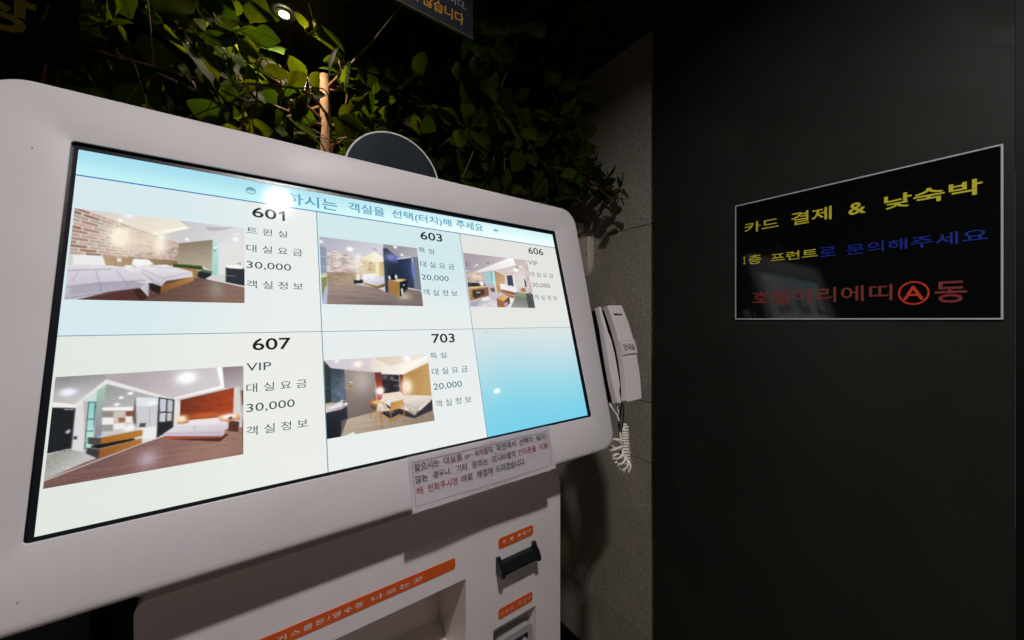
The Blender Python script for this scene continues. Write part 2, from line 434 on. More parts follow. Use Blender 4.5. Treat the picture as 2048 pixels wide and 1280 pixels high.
# bezel: chamfered front, thick side, recess for the display
bm = bmesh.new()
def inset(L, d, cx=0.004, cy=0.0):
    x0, x1 = min(p for p, q in L), max(p for p, q in L); y0, y1 = min(q for p, q in L), max(q for p, q in L)
    mx, my = (x0 + x1) / 2, (y0 + y1) / 2
    sx, sy = 1 - 2 * d / (x1 - x0), 1 - 2 * d / (y1 - y0)
    return [(mx + (p - mx) * sx, my + (q - my) * sy) for p, q in L]
loops = [(HO, -0.062), (HO, -0.007), (inset(HO, 0.0006), -0.0042), (inset(HO, 0.0022), -0.0018), (inset(HO, 0.0050), -0.0004), (inset(HO, 0.009), 0.0),
         (inset(HI, -0.0012), 0.0), (inset(HI, -0.0004), -0.0004), (HI, -0.0012)]
rows = [[bm.verts.new(FH(p, q, d)) for p, q in L] for L, d in loops]
for A, B in zip(rows, rows[1:]):
    for i in range(len(A)):
        j = (i + 1) % len(A); bm.faces.new([A[i], A[j], B[j], B[i]])
bm.faces.new(rows[0][::-1])
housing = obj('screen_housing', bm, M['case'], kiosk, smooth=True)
bm = bmesh.new()
ring(bm, rrect(-0.3563, 0.3558, -0.2003, 0.2033, 0.003, 3), rrect(-0.3518, 0.3512, -0.1968, 0.1972, 0.0004, 3), FH, -0.0052, -0.0075)
obj('screen_surround', bm, M['black_frame'], kiosk)
# scuffs and specks on the bezel
bm = bmesh.new(); rs = random.Random(5)
for u, v, a, b in ((-0.382, 0.185, .0010, .0016), (-0.388, -0.205, .0009, .0010), (-0.355, -0.245, .0008, .0012), (-0.12, -0.2175, .0030, .0002), (-0.117, -0.2190, .0022, .0002), (-0.122, -0.2205, .0018, .0002), (-0.125, -0.2255, .0002, .0016), (-0.175, -0.244, .0003, .0014), (-0.02, -0.253, .0015, .0002), (-0.22, -0.238, .0006, .0008), (0.392, -0.12, .0005, .0006), (0.05, 0.252, .0005, .0005), (-0.30, 0.238, .0006, .0005)):
    t = rs.uniform(-.5, .5)
    bm.faces.new([bm.verts.new(FH(u + a * p * math.cos(t) - b * q * math.sin(t), v + a * p * math.sin(t) + b * q * math.cos(t), 0.00015)) for p, q in ((-1, -.5), (0, -1), (1, -.4), (.8, .6), (0, 1), (-.8, .5))])
tag(obj('scuff_marks', bm, mat('scuff', (0.42, 0.36, 0.34), 0.6, 0.3), kiosk), kind='stuff')
bm = bmesh.new()
ra = [bm.verts.new(FH(p, q, -0.00125)) for p, q in inset(HI, 0.0001)]; rb = [bm.verts.new(FH(p, q, -0.0070)) for p, q in inset(HI, 0.0001)]
for i in range(len(ra)):
    j = (i + 1) % len(ra); bm.faces.new([ra[i], ra[j], rb[j], rb[i]])
obj('screen_gasket', bm, M['black_frame'], kiosk)
# neck between head and cabinet
bm = bmesh.new(); box(bm, -0.0935, 0.440, CY + 0.012, CY + 0.10, EYE - 0.292, EYE - 0.20, None); obj('neck', bm, M['case_edge'], kiosk, bevel=0.003)
# back stand of the head
bm = bmesh.new(); prism(bm, [(-0.2, 0.12), (-0.2, -0.24), (0.2, -0.24), (0.2, 0.12)], -0.061, -0.12, FH); obj('rear_cover', bm, M['case_edge'], kiosk, bevel=0.004)

# cabinet: front plate with openings, sides, back
CX0, CX1, CT, CB = -0.0945, 0.4978, -0.291, -1.42
bm = bmesh.new()
prof = rrect(CX0, CX1, CB + 0.02, CT, (0, 0.036, 0.012, 0), 8)
R1 = (0.030, 0.2885, -0.640, -0.4228)      # receipt tray opening x0,x1,z0,z1
R2 = (0.3416, 0.4362, -0.655, -0.5335)     # id reader opening
# front plate built from strips around the two openings
def plate(x0, x1, z0, z1): bm.faces.new([bm.verts.new(FC(x, z, 0)) for x, z in ((x0, z0), (x1, z0), (x1, z1), (x0, z1))])
zt, zb = CT - 0.036, CB + 0.02
top = [(p, q) for p, q in prof if q >= zt - 1e-6] + [(CX0, zt)]
bm.faces.new([bm.verts.new(FC(p, q, 0)) for p, q in top])
plate(CX0, CX1, R1[3], zt)
plate(CX0, R1[0], R1[2], R1[3]); plate(R1[1], R2[0], R2[3], R1[3]); plate(R2[0], R2[1], R2[3], R1[3]); plate(R2[1], CX1, R2[3], R1[3])
plate(R1[1], R2[0], R1[2], R2[3]); plate(R2[1], CX1, R1[2], R2[3])
plate(CX0, R2[0], R2[2], R1[2]); plate(R2[1], CX1, R2[2], R1[2]); plate(CX0, CX1, zb, R2[2])
# side skin with rounded upper edge
v0 = [bm.verts.new(FC(p, q, 0)) for p, q in prof]; v1 = [bm.verts.new(FC(p, q, -0.34)) for p, q in prof]
for i in range(len(prof)):
    j = (i + 1) % len(prof); bm.faces.new([v0[j], v0[i], v1[i], v1[j]])
bm.faces.new(v1[::-1])
bmesh.ops.remove_doubles(bm, verts=bm.verts, dist=1e-5)
me_c = obj('cabinet', bm, M['cabinet'], kiosk)
bm = bmesh.new(); box(bm, CX0 + 0.02, CX1 - 0.02, CY + 0.02, CY + 0.32, 0.0, 0.0205); obj('plinth', bm, M['black_plastic'], kiosk)

def recess(name, R, depth, ztopb, zflb, inx, material):
    x0, x1, z0, z1 = R
    bm = bmesh.new()
    f = [bm.verts.new(FC(x, z, 0)) for x, z in ((x0, z0), (x1, z0), (x1, z1), (x0, z1))]
    b = [bm.verts.new(FC(x, z, -depth)) for x, z in ((x0 + inx, zflb), (x1 - inx, zflb), (x1 - inx, ztopb), (x0 + inx, ztopb))]
    bm.faces.new(b[::-1])
    for i in range(4):
        j = (i + 1) % 4; bm.faces.new([f[i], f[j], b[j], b[i]])
    o = obj(name, bm, material, kiosk)
    return o
tray = recess('receipt_tray', R1, 0.0986, -0.44, -0.549, 0.0, M['case_edge'])
# dispensing slot lid on the tray's rear wall, thin seam lines
bm = bmesh.new(); box(bm, 0.05, 0.262, CY + 0.0945, CY + 0.0985, EYE - 0.535, EYE - 0.470); obj('dispensing_flap', bm, M['case_edge'], tray, bevel=0.0012)
idr = recess('card_recess', R2, 0.026, -0.556, -0.655, 0.004, M['case_edge'])
bm = bmesh.new()
ring(bm, rrect(0.3560, 0.4318, -0.652, -0.5665, 0.009, 6), rrect(0.3650, 0.4225, -0.652, -0.5790, 0.004, 6), FYp(CY + 0.006), 0.0, -0.018)
obj('card_reader_bezel', bm, M['chrome'], idr, smooth=True, bevel=0.0012)
bm = bmesh.new(); prism(bm, rrect(0.3652, 0.4223, -0.652, -0.5792, 0.004, 6), -0.022, -0.006, FC); obj('card_reader_throat', bm, M['black_plastic'], idr)
bm = bmesh.new(); prism(bm, [(0.400, -0.652), (0.4205, -0.652), (0.4205, -0.590), (0.412, -0.584), (0.400, -0.596)], -0.012, 0.002, FC); obj('card_guide', bm, M['chrome'], idr, bevel=0.0015)

# orange label strips with lettering
def strip(x0, x1, z0, z1, r, lines):
    bm = bmesh.new(); prism(bm, rrect(x0, x1, z0, z1, r, 5), 0.0, 0.0007, FC)
    o = obj('label_strip', bm, M['orange'], kiosk)
    for s, a, b, c, d, m_ in lines: text('lettering', s, a, b, c, d, FC, 0.00095, m_, o, bold=0.012, wide=1.3)
    return o
strip(-0.012, 0.2692, -0.3985, -0.3808, 0.0035, [('거스름돈/영수증', 0.0285, 0.1290, -0.3937, -0.3867, M['white_print']), ('나오는곳', 0.1405, 0.2144, -0.3937, -0.3867, M['white_print'])])
faint = mat('faint_print', (0.80, 0.36, 0.27), 0.5, 0.3)
strip(0.3522, 0.4289, -0.3988, -0.3800, 0.0042, [('지  폐', 0.3610, 0.3835, -0.3925, -0.3856, M['white_print']), ('투입구', 0.3930, 0.4236, -0.3917, -0.3848, M['white_print']), ('(만원권 사용가능)', 0.3680, 0.4160, -0.3962, -0.3938, faint)])
pinkp = mat('pink_print', (0.84, 0.50, 0.46), 0.5, 0.3)
strip(0.3522, 0.4275, -0.5205, -0.5028, 0.0042, [('신분증', 0.3553, 0.3845, -0.5158, -0.5085, pinkp), ('투입구', 0.3945, 0.4240, -0.5150, -0.5077, pinkp)])

# black banknote slot: two cheeks and a rounded hood
slot = None
bm = bmesh.new()
def cheek(x0, x1):
    bm = bmesh.new()
    pr = [(0, -0.4105), (0.005, -0.4105), (0.0075, -0.4165), (0.013, -0.4200), (0.0185, -0.4275), (0.0200, -0.4345), (0.0200, -0.4370), (0.0, -0.4370)]
    prism(bm, pr, x0, x1, lambda d, z, x: Vector((x, CY - d, EYE + z)))
    obj('slot_cheek', bm, M['black_plastic'], slot, bevel=0.0009)
bm = bmesh.new()
prism(bm, [(0, -0.4190), (0.006, -0.4192), (0.012, -0.4212), (0.0165, -0.4262), (0.0182, -0.4345), (0.0, -0.4345)], 0.3541, 0.4251, lambda d, z, x: Vector((x, CY - d, EYE + z)))
slot = obj('banknote_slot', bm, M['black_plastic'], kiosk, smooth=True)
cheek(0.3468, 0.3540); cheek(0.4252, 0.4326)

# ------------------------------------------------------------------ the display
SC = (-0.3519, 0.3513, -0.1969, 0.1973)
COLS = [(-0.3519, -0.1180), (-0.1180, 0.1158), (0.1158, 0.3513)]
ZT, ZM = 0.1652, -0.0156
def attr_mesh(name, V, Fc, C, material, parent):
    me = bpy.data.meshes.new(name)
    me.from_pydata([tuple(v) for v in V], [], Fc)
    a = me.color_attributes.new('display', 'FLOAT_COLOR', 'POINT')
    a.data.foreach_set('color', np.concatenate([C, np.ones((len(C), 1))], 1).astype(np.float32).ravel())
    me.materials.append(material); me.update()
    return link(name, me, parent)
def grid(u0, u1, v0, v1, nx, ny, depth):
    us = np.linspace(u0, u1, nx + 1); vs = np.linspace(v1, v0, ny + 1)
    V = [FH(float(u), float(v), depth) for v in vs for u in us]
    Fc = [(j * (nx + 1) + i, (j + 1) * (nx + 1) + i, (j + 1) * (nx + 1) + i + 1, j * (nx + 1) + i + 1) for j in range(ny) for i in range(nx)]
    U, W = np.meshgrid(us, vs)
    return V, Fc, U, W
def sm(a, b, x): t = np.clip((x - a) / (b - a), 0, 1); return (t * t * (3 - 2 * t))[..., None]
def mixc(a, b, t): return hexc(a) * (1 - t) + hexc(b) * t
def cell(fn, u0, u1, v0, v1, depth=-0.0060, nx=26, ny=20):
    V, Fc, U, W = grid(u0, u1, v0, v1, nx, ny, depth)
    s, t = (U - u0) / (u1 - u0), (v1 - W) / (v1 - v0)
    return V, Fc, lin(np.clip(fn(s, t), 0, 1)).reshape(-1, 3)
cells = [
 (COLS[0][0], COLS[2][1], ZT, SC[3], lambda s, t: mixc('a6deee', 'd6f3f8', sm(0.1, 0.75, s)) * (1 - .0 * t[..., None]) + (mixc('000000', '1c1408', sm(0.0, 1.0, t)))),
 (*COLS[0], ZM, ZT, lambda s, t: mixc('d6e9ee', 'eaeeec', sm(0.25, 0.95, s + 0.15 * t))),
 (*COLS[1], ZM, ZT, lambda s, t: mixc('d2e8ec', 'e8eeee', sm(0.35, 0.95, t))),
 (*COLS[2], ZM, ZT, lambda s, t: mixc('e3e4de', 'e5e7e3', sm(0.0, 1.0, t))),
 (*COLS[0], SC[2], ZM, lambda s, t: mixc('e0e8e0', 'ebeee8', sm(0.1, 0.9, s + 0.2 * (1 - t)))),
 (*COLS[1], SC[2], ZM, lambda s, t: mixc('e8eded', 'e8efed', sm(0.0, 1.0, t))),
 (*COLS[2], SC[2], ZM, lambda s, t: mixc('dfe6e4', '74d0ea', sm(-0.05, 1.05, t * 0.85 + 0.18 * s + 0.08 * np.sin(s * 4 + 1)))),
]
AV, AF, AC = [], [], []
for u0, u1, v0, v1, fn in cells:
    V, Fc, C_ = cell(fn, u0, u1, v0, v1)
    b0 = len(AV); AV += V; AF += [tuple(i + b0 for i in f) for f in Fc]; AC.append(C_)
screen = attr_mesh('touch_screen', AV, AF, np.concatenate(AC), M['display'], kiosk)

def rule(u0, u1, v0, v1, m_, d=-0.00575, name='grid_line'):
    bm = bmesh.new(); sheet(bm, [(u0, v0), (u1, v0), (u1, v1), (u0, v1)], FH, d); obj(name, bm, m_, screen)
rule(SC[0], SC[1], ZT - 0.0008, ZT + 0.0008, M['px_blue'])
rule(SC[0], SC[1], ZM - 0.0004, ZM + 0.0004, M['px_line'])
rule(COLS[0][1] - 0.0005, COLS[0][1] + 0.0005, SC[2], ZT - 0.0009, M['px_line'], -0.0056)
rule(COLS[1][1] - 0.0005, COLS[1][1] + 0.0005, SC[2], ZT - 0.0009, M['px_line'], -0.0056)
T_D = -0.00555
def stext(s, u0, u1, v0, v1, m_, bold=0.0, wide=1.0): text('lettering', s, u0, u1, v0, v1, FH, T_D, m_, screen, bold=bold, wide=wide)
stext('원하시는', -0.1790, -0.0892, 0.1706, 0.1890, M['px_title'], 0.012)
stext('객실을', -0.0735, -0.0185, 0.1740, 0.1902, M['px_title'], 0.012)
stext('선택(터치)해', -0.0068, 0.1015, 0.1730, 0.1905, M['px_title'], 0.012)
stext('주세요', 0.1115, 0.1690, 0.1755, 0.1925, M['px_title'], 0.012)
rooms = [(601, 0, 0, '트 윈 실', '30,000', 'px_dark'), (603, 1, 0, '특 실', '20,000', 'px_teal'), (606, 2, 0, 'VIP', '30,000', 'px_grey'),
         (607, 0, 1, 'VIP', '30,000', 'px_dark'), (703, 1, 1, '특 실', '20,000', 'px_teal')]
TW = {'트 윈 실': 0.0455, '특 실': 0.0280, 'VIP': 0.0250}
for num, c, r, kind, price, mk in rooms:
    u0 = COLS[c][0]; v = ZT if r == 0 else ZM
    if num == 601:                                  # the numeral one needs its flag
        bm = bmesh.new(); a, z_ = u0 + 0.1870, v - 0.0225
        sheet(bm, [(a + .0042, z_), (a + .0072, z_), (a + .0072, z_ + .0153), (a + .0050, z_ + .0153), (a + .0030, z_ + .0132), (a + .0002, z_ + .0118), (a + .0002, z_ + .0094), (a + .0024, z_ + .0102), (a + .0042, z_ + .0114)], FH, T_D)
        obj('lettering', bm, M['px_black'], screen)
    stext(str(num)[:2] if num == 601 else str(num), u0 + 0.1570, u0 + (0.1845 if num == 601 else 0.1975), v - 0.0225, v - 0.0072, M['px_black'] if mk != 'px_grey' else M['px_dark'], 0.012)
    m_ = M[mk]
    stext(kind, u0 + 0.1510, u0 + 0.1510 + TW[kind], v - 0.0474, v - 0.0378, m_)
    stext('대 실 요 금', u0 + 0.1510, u0 + 0.2140, v - 0.0732, v - 0.0625, m_)
    stext(price, u0 + 0.1510, u0 + 0.2000, v - 0.0972, v - 0.0862, m_)
    stext('객 실 정 보', u0 + 0.1510, u0 + 0.2135, v - 0.1228, v - 0.1122, m_)

# round title ornaments
def orb(u, v, a, b):
    n = 28; V = [FH(u, v, T_D)] + [FH(u + a * q * math.cos(2 * math.pi * k / n), v + b * q * math.sin(2 * math.pi * k / n), T_D) for q in (0.6, 1.0) for k in range(n)]
    Fc = [(0, 1 + k, 1 + (k + 1) % n) for k in range(n)] + [(1 + k, 1 + n + k, 1 + n + (k + 1) % n, 1 + (k + 1) % n) for k in range(n)]
    cc = [hexc('9ed0dc')]
    for q in (0.6, 1.0):
        for k in range(n):
            s = math.sin(2 * math.pi * k / n)
            cc.append(hexc('3f8aa4') if q == 1.0 else (hexc('5fa4b8') if s > 0.2 else hexc('c4ecf0')))
    attr_mesh('button_icon', V, Fc, lin(np.array(cc)), M['display_detail'], screen)
orb(-0.1962, 0.1812, 0.0055, 0.0052)
orb(0.1985, 0.1832, 0.0058, 0.0032)
# mouse pointer
bm = bmesh.new(); sheet(bm, [(0.1398, -0.0125), (0.1398, -0.0225), (0.1418, -0.0203), (0.1432, -0.0235), (0.1442, -0.0230), (0.1430, -0.0200), (0.1455, -0.0200)], FH, -0.0054); obj('mouse_pointer', bm, M['px_line'], screen)
bm = bmesh.new(); sheet(bm, [(0.1402, -0.0136), (0.1402, -0.0214), (0.1418, -0.0197), (0.1431, -0.0224), (0.1434, -0.0223), (0.1424, -0.0195), (0.1446, -0.0195)], FH, -0.0053); obj('mouse_pointer', bm, M['px_white'], screen)

# room views shown on the display: flat pictures drawn as colours per display dot
PIC_RECT = {601: (-0.3500, 0.1249, 0.1472, 0.1024), 603: (-0.1158, 0.1254, 0.1464, 0.1018), 606: (0.1178, 0.1270, 0.1467, 0.1022),
            607: (-0.3499, -0.0562, 0.1462, 0.1014), 703: (-0.1176, -0.0554, 0.1468, 0.1014)}
PICTURES = {
 601: [
  ('p',[-0.027,-0.023,1.04,-0.039,1.039,1.046,-0.017,1.049],'d9d4d3'),
  ('g',[0.019,0.002,0.553,-0.003,0.632,0.087,0.423,0.227,0.343,0.159],'d9cfc6','f1e6d0',[0.159,0.024,0.523,0.141]),
  ('p',[0.416,0.182,0.6,0.076,0.632,0.087,0.423,0.232],'fffbe8'),
  ('g',[0.553,-0.015,1.04,-0.026,1.04,0.169,0.571,0.292,0.428,0.24,0.632,0.087],'c6c2c8','dedee0',[0.576,0.034,0.941,0.188]),
  ('p',[0.728,0.046,0.851,0.031,0.94,-0.003,0.839,0.071,0.753,0.096],'b9b2b8'),
  ('b',[-0.005,-0.029,0.571,0.292,0.57,0.51,-0.003,0.521],13,13,['9a7468','7d6a60','b08a7c','8c5c4e','a99a90','c09888'],'dccbbd'),
  ('o',0.242,0.281,0.0638,0.1408,'fff6dd',0.95),
  ('o',0.462,0.316,0.0374,0.1356,'fff4e0',0.8),
  ('o',0.367,0.289,0.1367,0.1775,'f4e2c8',0.5),
  ('g',[-0.003,0.519,0.165,0.515,0.569,0.504,0.574,0.566,0.278,0.616,0.003,0.637],'c0a27c','8f7455',[0.087,0.522,0.56,0.551]),
  ('p',[0.236,0.526,0.258,0.526,0.259,0.565,0.238,0.565],'e8e4ec'),
  ('g',[0.571,0.291,0.78,0.207,0.781,0.61,0.718,0.555,0.566,0.55],'8a7c66','b3a78f',[0.609,0.265,0.735,0.539]),
  ('p',[0.809,0.241,1.006,0.175,1.007,0.503,0.867,0.546,0.863,0.656,0.785,0.653],'e0e0dd'),
  ('g',[0.782,0.217,0.817,0.227,0.821,0.661,0.785,0.653],'b5e6da','8fd8cc',[0.791,0.218,0.795,0.649]),
  ('p',[0.789,0.297,0.81,0.294,0.81,0.312,0.789,0.316],'f5ffff'),
  ('p',[0.786,0.34,0.805,0.337,0.806,0.352,0.786,0.355],'6b9c96'),
  ('g',[0.398,0.801,0.662,0.693,0.749,0.707,1.039,0.788,1.039,1.046,-0.017,1.049,0.142,0.944],'5d4038','8a6a5e',[0.383,0.802,0.883,0.993]),
  ('n',[0.382,0.781,1.007,0.687,1.007,1.0,0.109,1.005],0.1,5,26),
  ('o',0.809,0.835,0.054,0.1266,'9a9c8c',0.45),
  ('p',[0.785,0.651,0.868,0.647,1.007,0.778,1.0,0.791,0.746,0.709],'cfd0cd'),
  ('l',0.749,0.71,1.0,0.791,0.0065,'f2f2f0'),
  ('p',[0.546,0.546,0.715,0.551,0.727,0.593,0.672,0.617,0.541,0.59],'46602a'),
  ('p',[0.546,0.564,0.718,0.567,0.724,0.59,0.541,0.583],'2f4420'),
  ('p',[0.555,0.588,0.691,0.605,0.691,0.713,0.66,0.704,0.644,0.626],'a67a44'),
  ('l',0.555,0.588,0.691,0.605,0.0063,'d0a86c'),
  ('p',[0.693,0.62,0.78,0.639,0.778,0.663,0.737,0.714,0.691,0.693],'20282c'),
  ('p',[0.727,0.593,0.783,0.61,0.78,0.639,0.695,0.62],'566a58'),
  ('p',[0.867,0.555,1.003,0.555,1.004,0.779,0.87,0.739],'2b313c'),
  ('l',0.871,0.651,0.943,0.66,0.0058,'9aa0a8'),
  ('l',0.867,0.555,0.868,0.742,0.005,'d8d2a8'),
  ('p',[0.871,0.521,0.984,0.513,0.974,0.559,0.889,0.557],'fbfbfb'),
  ('l',0.968,0.515,0.968,0.474,0.0069,'70747a'),
  ('l',0.968,0.483,0.942,0.492,0.0052,'70747a'),
  ('p',[0.117,0.985,0.369,0.835,0.422,0.938,0.389,1.011,0.066,1.017],'5a332c'),
  ('p',[0.326,0.87,0.384,0.845,0.412,0.944,0.369,0.998],'3d2420'),
  ('p',[0.41,0.789,0.48,0.821,0.48,0.904,0.467,0.912,0.415,0.853],'2a1a14'),
  ('g',[0.478,0.821,0.668,0.684,0.669,0.741,0.48,0.902],'8a5628','b8844a',[0.486,0.848,0.663,0.71]),
  ('p',[-0.001,0.519,0.162,0.511,0.181,0.615,0.004,0.636],'eceaec'),
  ('p',[-0.001,0.519,0.017,0.523,0.026,0.623,0.004,0.636],'cfcaca'),
  ('g',[-0.009,0.693,0.279,0.648,0.359,0.697,0.414,0.812,0.415,0.944,0.367,0.851,0.163,0.922,0.065,0.995,-0.011,1.01],'d6d0da','b9b2c2',[0.139,0.68,0.159,0.933]),
  ('p',[0.02,0.863,0.159,0.811,0.332,0.775,0.398,0.806,0.364,0.841,0.163,0.907,0.024,0.951],'a9a2b4'),
  ('l',0.135,0.681,0.161,0.821,0.005,'9d97a8'),
  ('l',0.161,0.821,0.169,0.907,0.0043,'8e889c'),
  ('l',0.051,0.701,0.03,0.793,0.0049,'a8a2b4'),
  ('l',0.236,0.664,0.284,0.779,0.0051,'a39dae'),
  ('l',0.284,0.779,0.305,0.84,0.0044,'8e889c'),
  ('l',-0.001,0.87,0.159,0.811,0.0048,'847e92'),
  ('l',0.159,0.811,0.392,0.761,0.005,'8b8598'),
  ('l',-0.003,0.991,0.163,0.922,0.0047,'77707f'),
  ('l',0.163,0.922,0.369,0.841,0.0056,'7c7686'),
  ('l',0.369,0.846,0.412,0.938,0.0052,'e9e4ea'),
  ('g',[-0.001,0.64,0.211,0.614,0.299,0.649,0.213,0.656,-0.001,0.702],'e6e3e8','c4bfcb',[0.092,0.625,0.095,0.686]),
  ('l',0.003,0.697,0.212,0.653,0.0042,'8f899a'),
  ('p',[0.321,0.522,0.4,0.518,0.433,0.568,0.352,0.617,0.315,0.588],'f6f5f5'),
  ('p',[0.277,0.6,0.321,0.594,0.324,0.669,0.285,0.647],'e9e7eb'),
  ('g',[0.311,0.644,0.366,0.594,0.506,0.564,0.55,0.598,0.658,0.628,0.665,0.704,0.645,0.666,0.51,0.753,0.481,0.824,0.433,0.792,0.364,0.697],'ece8ee','bfb8c6',[0.453,0.577,0.475,0.794]),
  ('l',0.362,0.632,0.499,0.737,0.0045,'a19bab'),
  ('l',0.407,0.596,0.539,0.605,0.0046,'b0aab8'),
  ('l',0.489,0.733,0.645,0.643,0.0061,'a8a1b0'),
  ('l',0.368,0.664,0.48,0.821,0.0038,'9d96a6'),
  ('p',[0.313,0.644,0.376,0.587,0.407,0.583,0.358,0.66,0.344,0.688],'dedae2'),
  ('o',0.279,0.004,0.0302,0.0384,'f2efff',0.95),
  ('o',0.235,0.085,0.0137,0.0178,'ffffff',0.9),
  ('o',0.471,0.24,0.0118,0.0161,'ffffff',0.9),
  ('o',0.62,0.233,0.0114,0.0154,'ffffff',1),
  ('o',0.935,0.167,0.022,0.0278,'f4fbff',0.9),
  ('o',0.938,0.103,0.0195,0.0127,'f0f4f8',0.8),
 ],
 603: [
  ('g',[-0.025,-0.037,1.071,-0.056,1.062,1.043,-0.053,1.053],'aeb0c0','d4d0d8',[0.084,0.027,0.495,0.256]),
  ('g',[0.627,-0.017,1.015,-0.012,1.015,0.188,0.763,0.215,0.612,0.081],'8f8d96','b0adb2',[0.707,0.011,0.942,0.188]),
  ('p',[0.003,0.145,0.059,0.163,0.055,0.539,-0.006,0.564],'8796ad'),
  ('l',0.001,0.302,0.055,0.303,0.0033,'c4d2e0'),
  ('l',-0.003,0.457,0.05,0.455,0.0033,'c4d2e0'),
  ('p',[0.059,0.166,0.069,0.166,0.06,0.557,0.051,0.558],'a8b0c6'),
  ('b',[0.067,0.176,0.369,0.275,0.365,0.513,0.055,0.527],15,7,['b89c96','a8837a','cdbab4','8f7f80','e0cfc8','c2907c'],'e2d8d4'),
  ('b',[0.369,0.275,0.517,0.334,0.515,0.506,0.365,0.513],11,5,['c9a87c','b08a60','d8c09a','a5876a','d0b080','e4d2b0'],'e8d8ae'),
  ('o',0.342,0.348,0.0554,0.1485,'fff8ee',0.5),
  ('g',[0.372,0.279,0.52,0.154,0.611,0.217,0.607,0.291,0.524,0.323,0.479,0.319],'f2e6b8','fffbe4',[0.43,0.296,0.594,0.23]),
  ('g',[0.52,0.328,0.61,0.295,0.609,0.557,0.514,0.526],'e0cf98','c9ae74',[0.526,0.404,0.611,0.393]),
  ('p',[0.52,0.334,0.556,0.318,0.548,0.533,0.52,0.531],'f3efb6'),
  ('g',[0.055,0.527,0.365,0.513,0.376,0.541,0.37,0.669,0.286,0.685,0.057,0.733],'9a8570','b59c84',[0.068,0.556,0.353,0.66]),
  ('n',[0.055,0.527,0.377,0.521,0.37,0.669,0.057,0.733],0.14,6,10),
  ('g',[0.057,0.733,0.292,0.68,0.522,0.734,0.634,0.796,0.749,0.87,0.842,0.716,0.989,0.747,1.025,1.044,-0.053,1.053],'a08a82','7b6d6a',[0.291,0.704,0.397,1.003]),
  ('n',[0.058,0.724,0.99,0.731,1.028,1.002,-0.052,1.018],0.1,4,18),
  ('o',0.792,0.847,0.0834,0.0612,'c6b49a',0.6),
  ('p',[-0.006,0.582,0.054,0.571,0.049,0.743,-0.007,0.918,-0.016,0.838],'8a8a5c'),
  ('p',[-0.006,0.578,0.054,0.571,0.05,0.6,-0.007,0.624],'d8d890'),
  ('p',[0.035,0.744,0.057,0.742,0.041,1.006,-0.004,0.998],'b4b6dc'),
  ('p',[0.294,0.627,0.385,0.609,0.382,0.667,0.292,0.68],'1d2434'),
  ('p',[0.32,0.581,0.35,0.573,0.354,0.621,0.321,0.625],'f4ece4'),
  ('o',0.342,0.555,0.0243,0.0391,'ffe6c0',0.9),
  ('p',[0.395,0.519,0.521,0.505,0.529,0.545,0.415,0.625,0.373,0.61],'f4f0ea'),
  ('g',[0.383,0.658,0.524,0.695,0.6,0.648,0.597,0.704,0.522,0.739,0.388,0.682],'a8873e','7c6030',[0.413,0.665,0.588,0.7]),
  ('g',[0.374,0.581,0.436,0.579,0.605,0.557,0.6,0.648,0.522,0.68,0.433,0.634],'e8e6f0','c4c2d6',[0.479,0.58,0.538,0.664]),
  ('l',0.436,0.579,0.525,0.675,0.0035,'b8b4c8'),
  ('g',[0.612,0.081,0.653,0.058,0.655,0.263,0.631,0.791,0.599,0.784],'384058','2b3a5a',[0.622,0.079,0.627,0.696]),
  ('g',[0.646,0.059,0.764,0.205,0.741,0.574,0.633,0.595,0.645,0.264],'3a4262','1b2438',[0.686,0.121,0.689,0.538]),
  ('o',0.701,0.214,0.0762,0.0637,'7a84b8',0.8),
  ('o',0.748,0.239,0.0349,0.032,'5a60d0',0.8),
  ('g',[0.762,0.237,0.92,0.186,0.92,0.71,0.85,0.699,0.74,0.585],'1e2c48','34486c',[0.753,0.375,0.93,0.353]),
  ('l',0.758,0.232,0.914,0.173,0.012,'f2f4ff'),
  ('p',[0.932,0.173,1.007,0.156,1.004,0.741,0.916,0.715],'757a8a'),
  ('o',0.92,0.397,0.0218,0.129,'6a78d8',0.6),
  ('p',[0.636,0.59,0.759,0.614,0.736,0.869,0.631,0.796],'a8763c'),
  ('p',[0.647,0.583,0.769,0.561,0.845,0.564,0.766,0.613],'e0c078'),
  ('p',[0.759,0.614,0.845,0.569,0.841,0.721,0.743,0.865],'141a24'),
  ('p',[0.766,0.721,0.79,0.714,0.787,0.817,0.769,0.823],'d8d2c4'),
  ('p',[0.791,0.652,0.819,0.645,0.81,0.671,0.793,0.673],'a8d0a8'),
  ('p',[0.667,0.52,0.699,0.491,0.728,0.514,0.723,0.586,0.663,0.592],'101418'),
  ('o',0.655,0.552,0.0107,0.0287,'ffffff',1),
  ('o',0.726,0.534,0.0109,0.0353,'ffffff',1),
  ('l',0.699,0.486,0.71,0.464,0.0044,'101418'),
  ('o',0.018,0.079,0.0145,0.0194,'ffffff',1),
  ('o',0.278,0.149,0.0303,0.0341,'ffffff',1),
  ('o',0.358,0.256,0.0185,0.0141,'fff8e8',0.9),
  ('o',0.748,0.03,0.0182,0.0217,'ffffff',1),
  ('o',0.814,0.154,0.0142,0.0174,'ffffff',1),
  ('l',0.509,0.099,0.541,0.109,0.0117,'68606a'),
  ('l',0.313,0.179,0.343,0.178,0.0056,'8c8890'),
 ],
 606: [
  ('g',[-0.007,-0.013,1.041,-0.038,1.034,1.041,-0.02,1.053],'a89aa4','cfc2c4',[0.111,0.04,0.76,0.264]),
  ('g',[0.113,0.358,0.703,-0.007,0.775,0.002,0.784,0.132,0.418,0.28,0.204,0.354],'e6dfdc','ffffff',[0.17,0.334,0.743,0.007]),
  ('l',0.418,0.28,0.784,0.132,0.0088,'ffffff'),
  ('l',0.263,0.31,0.744,0.072,0.0043,'d6d0d0'),
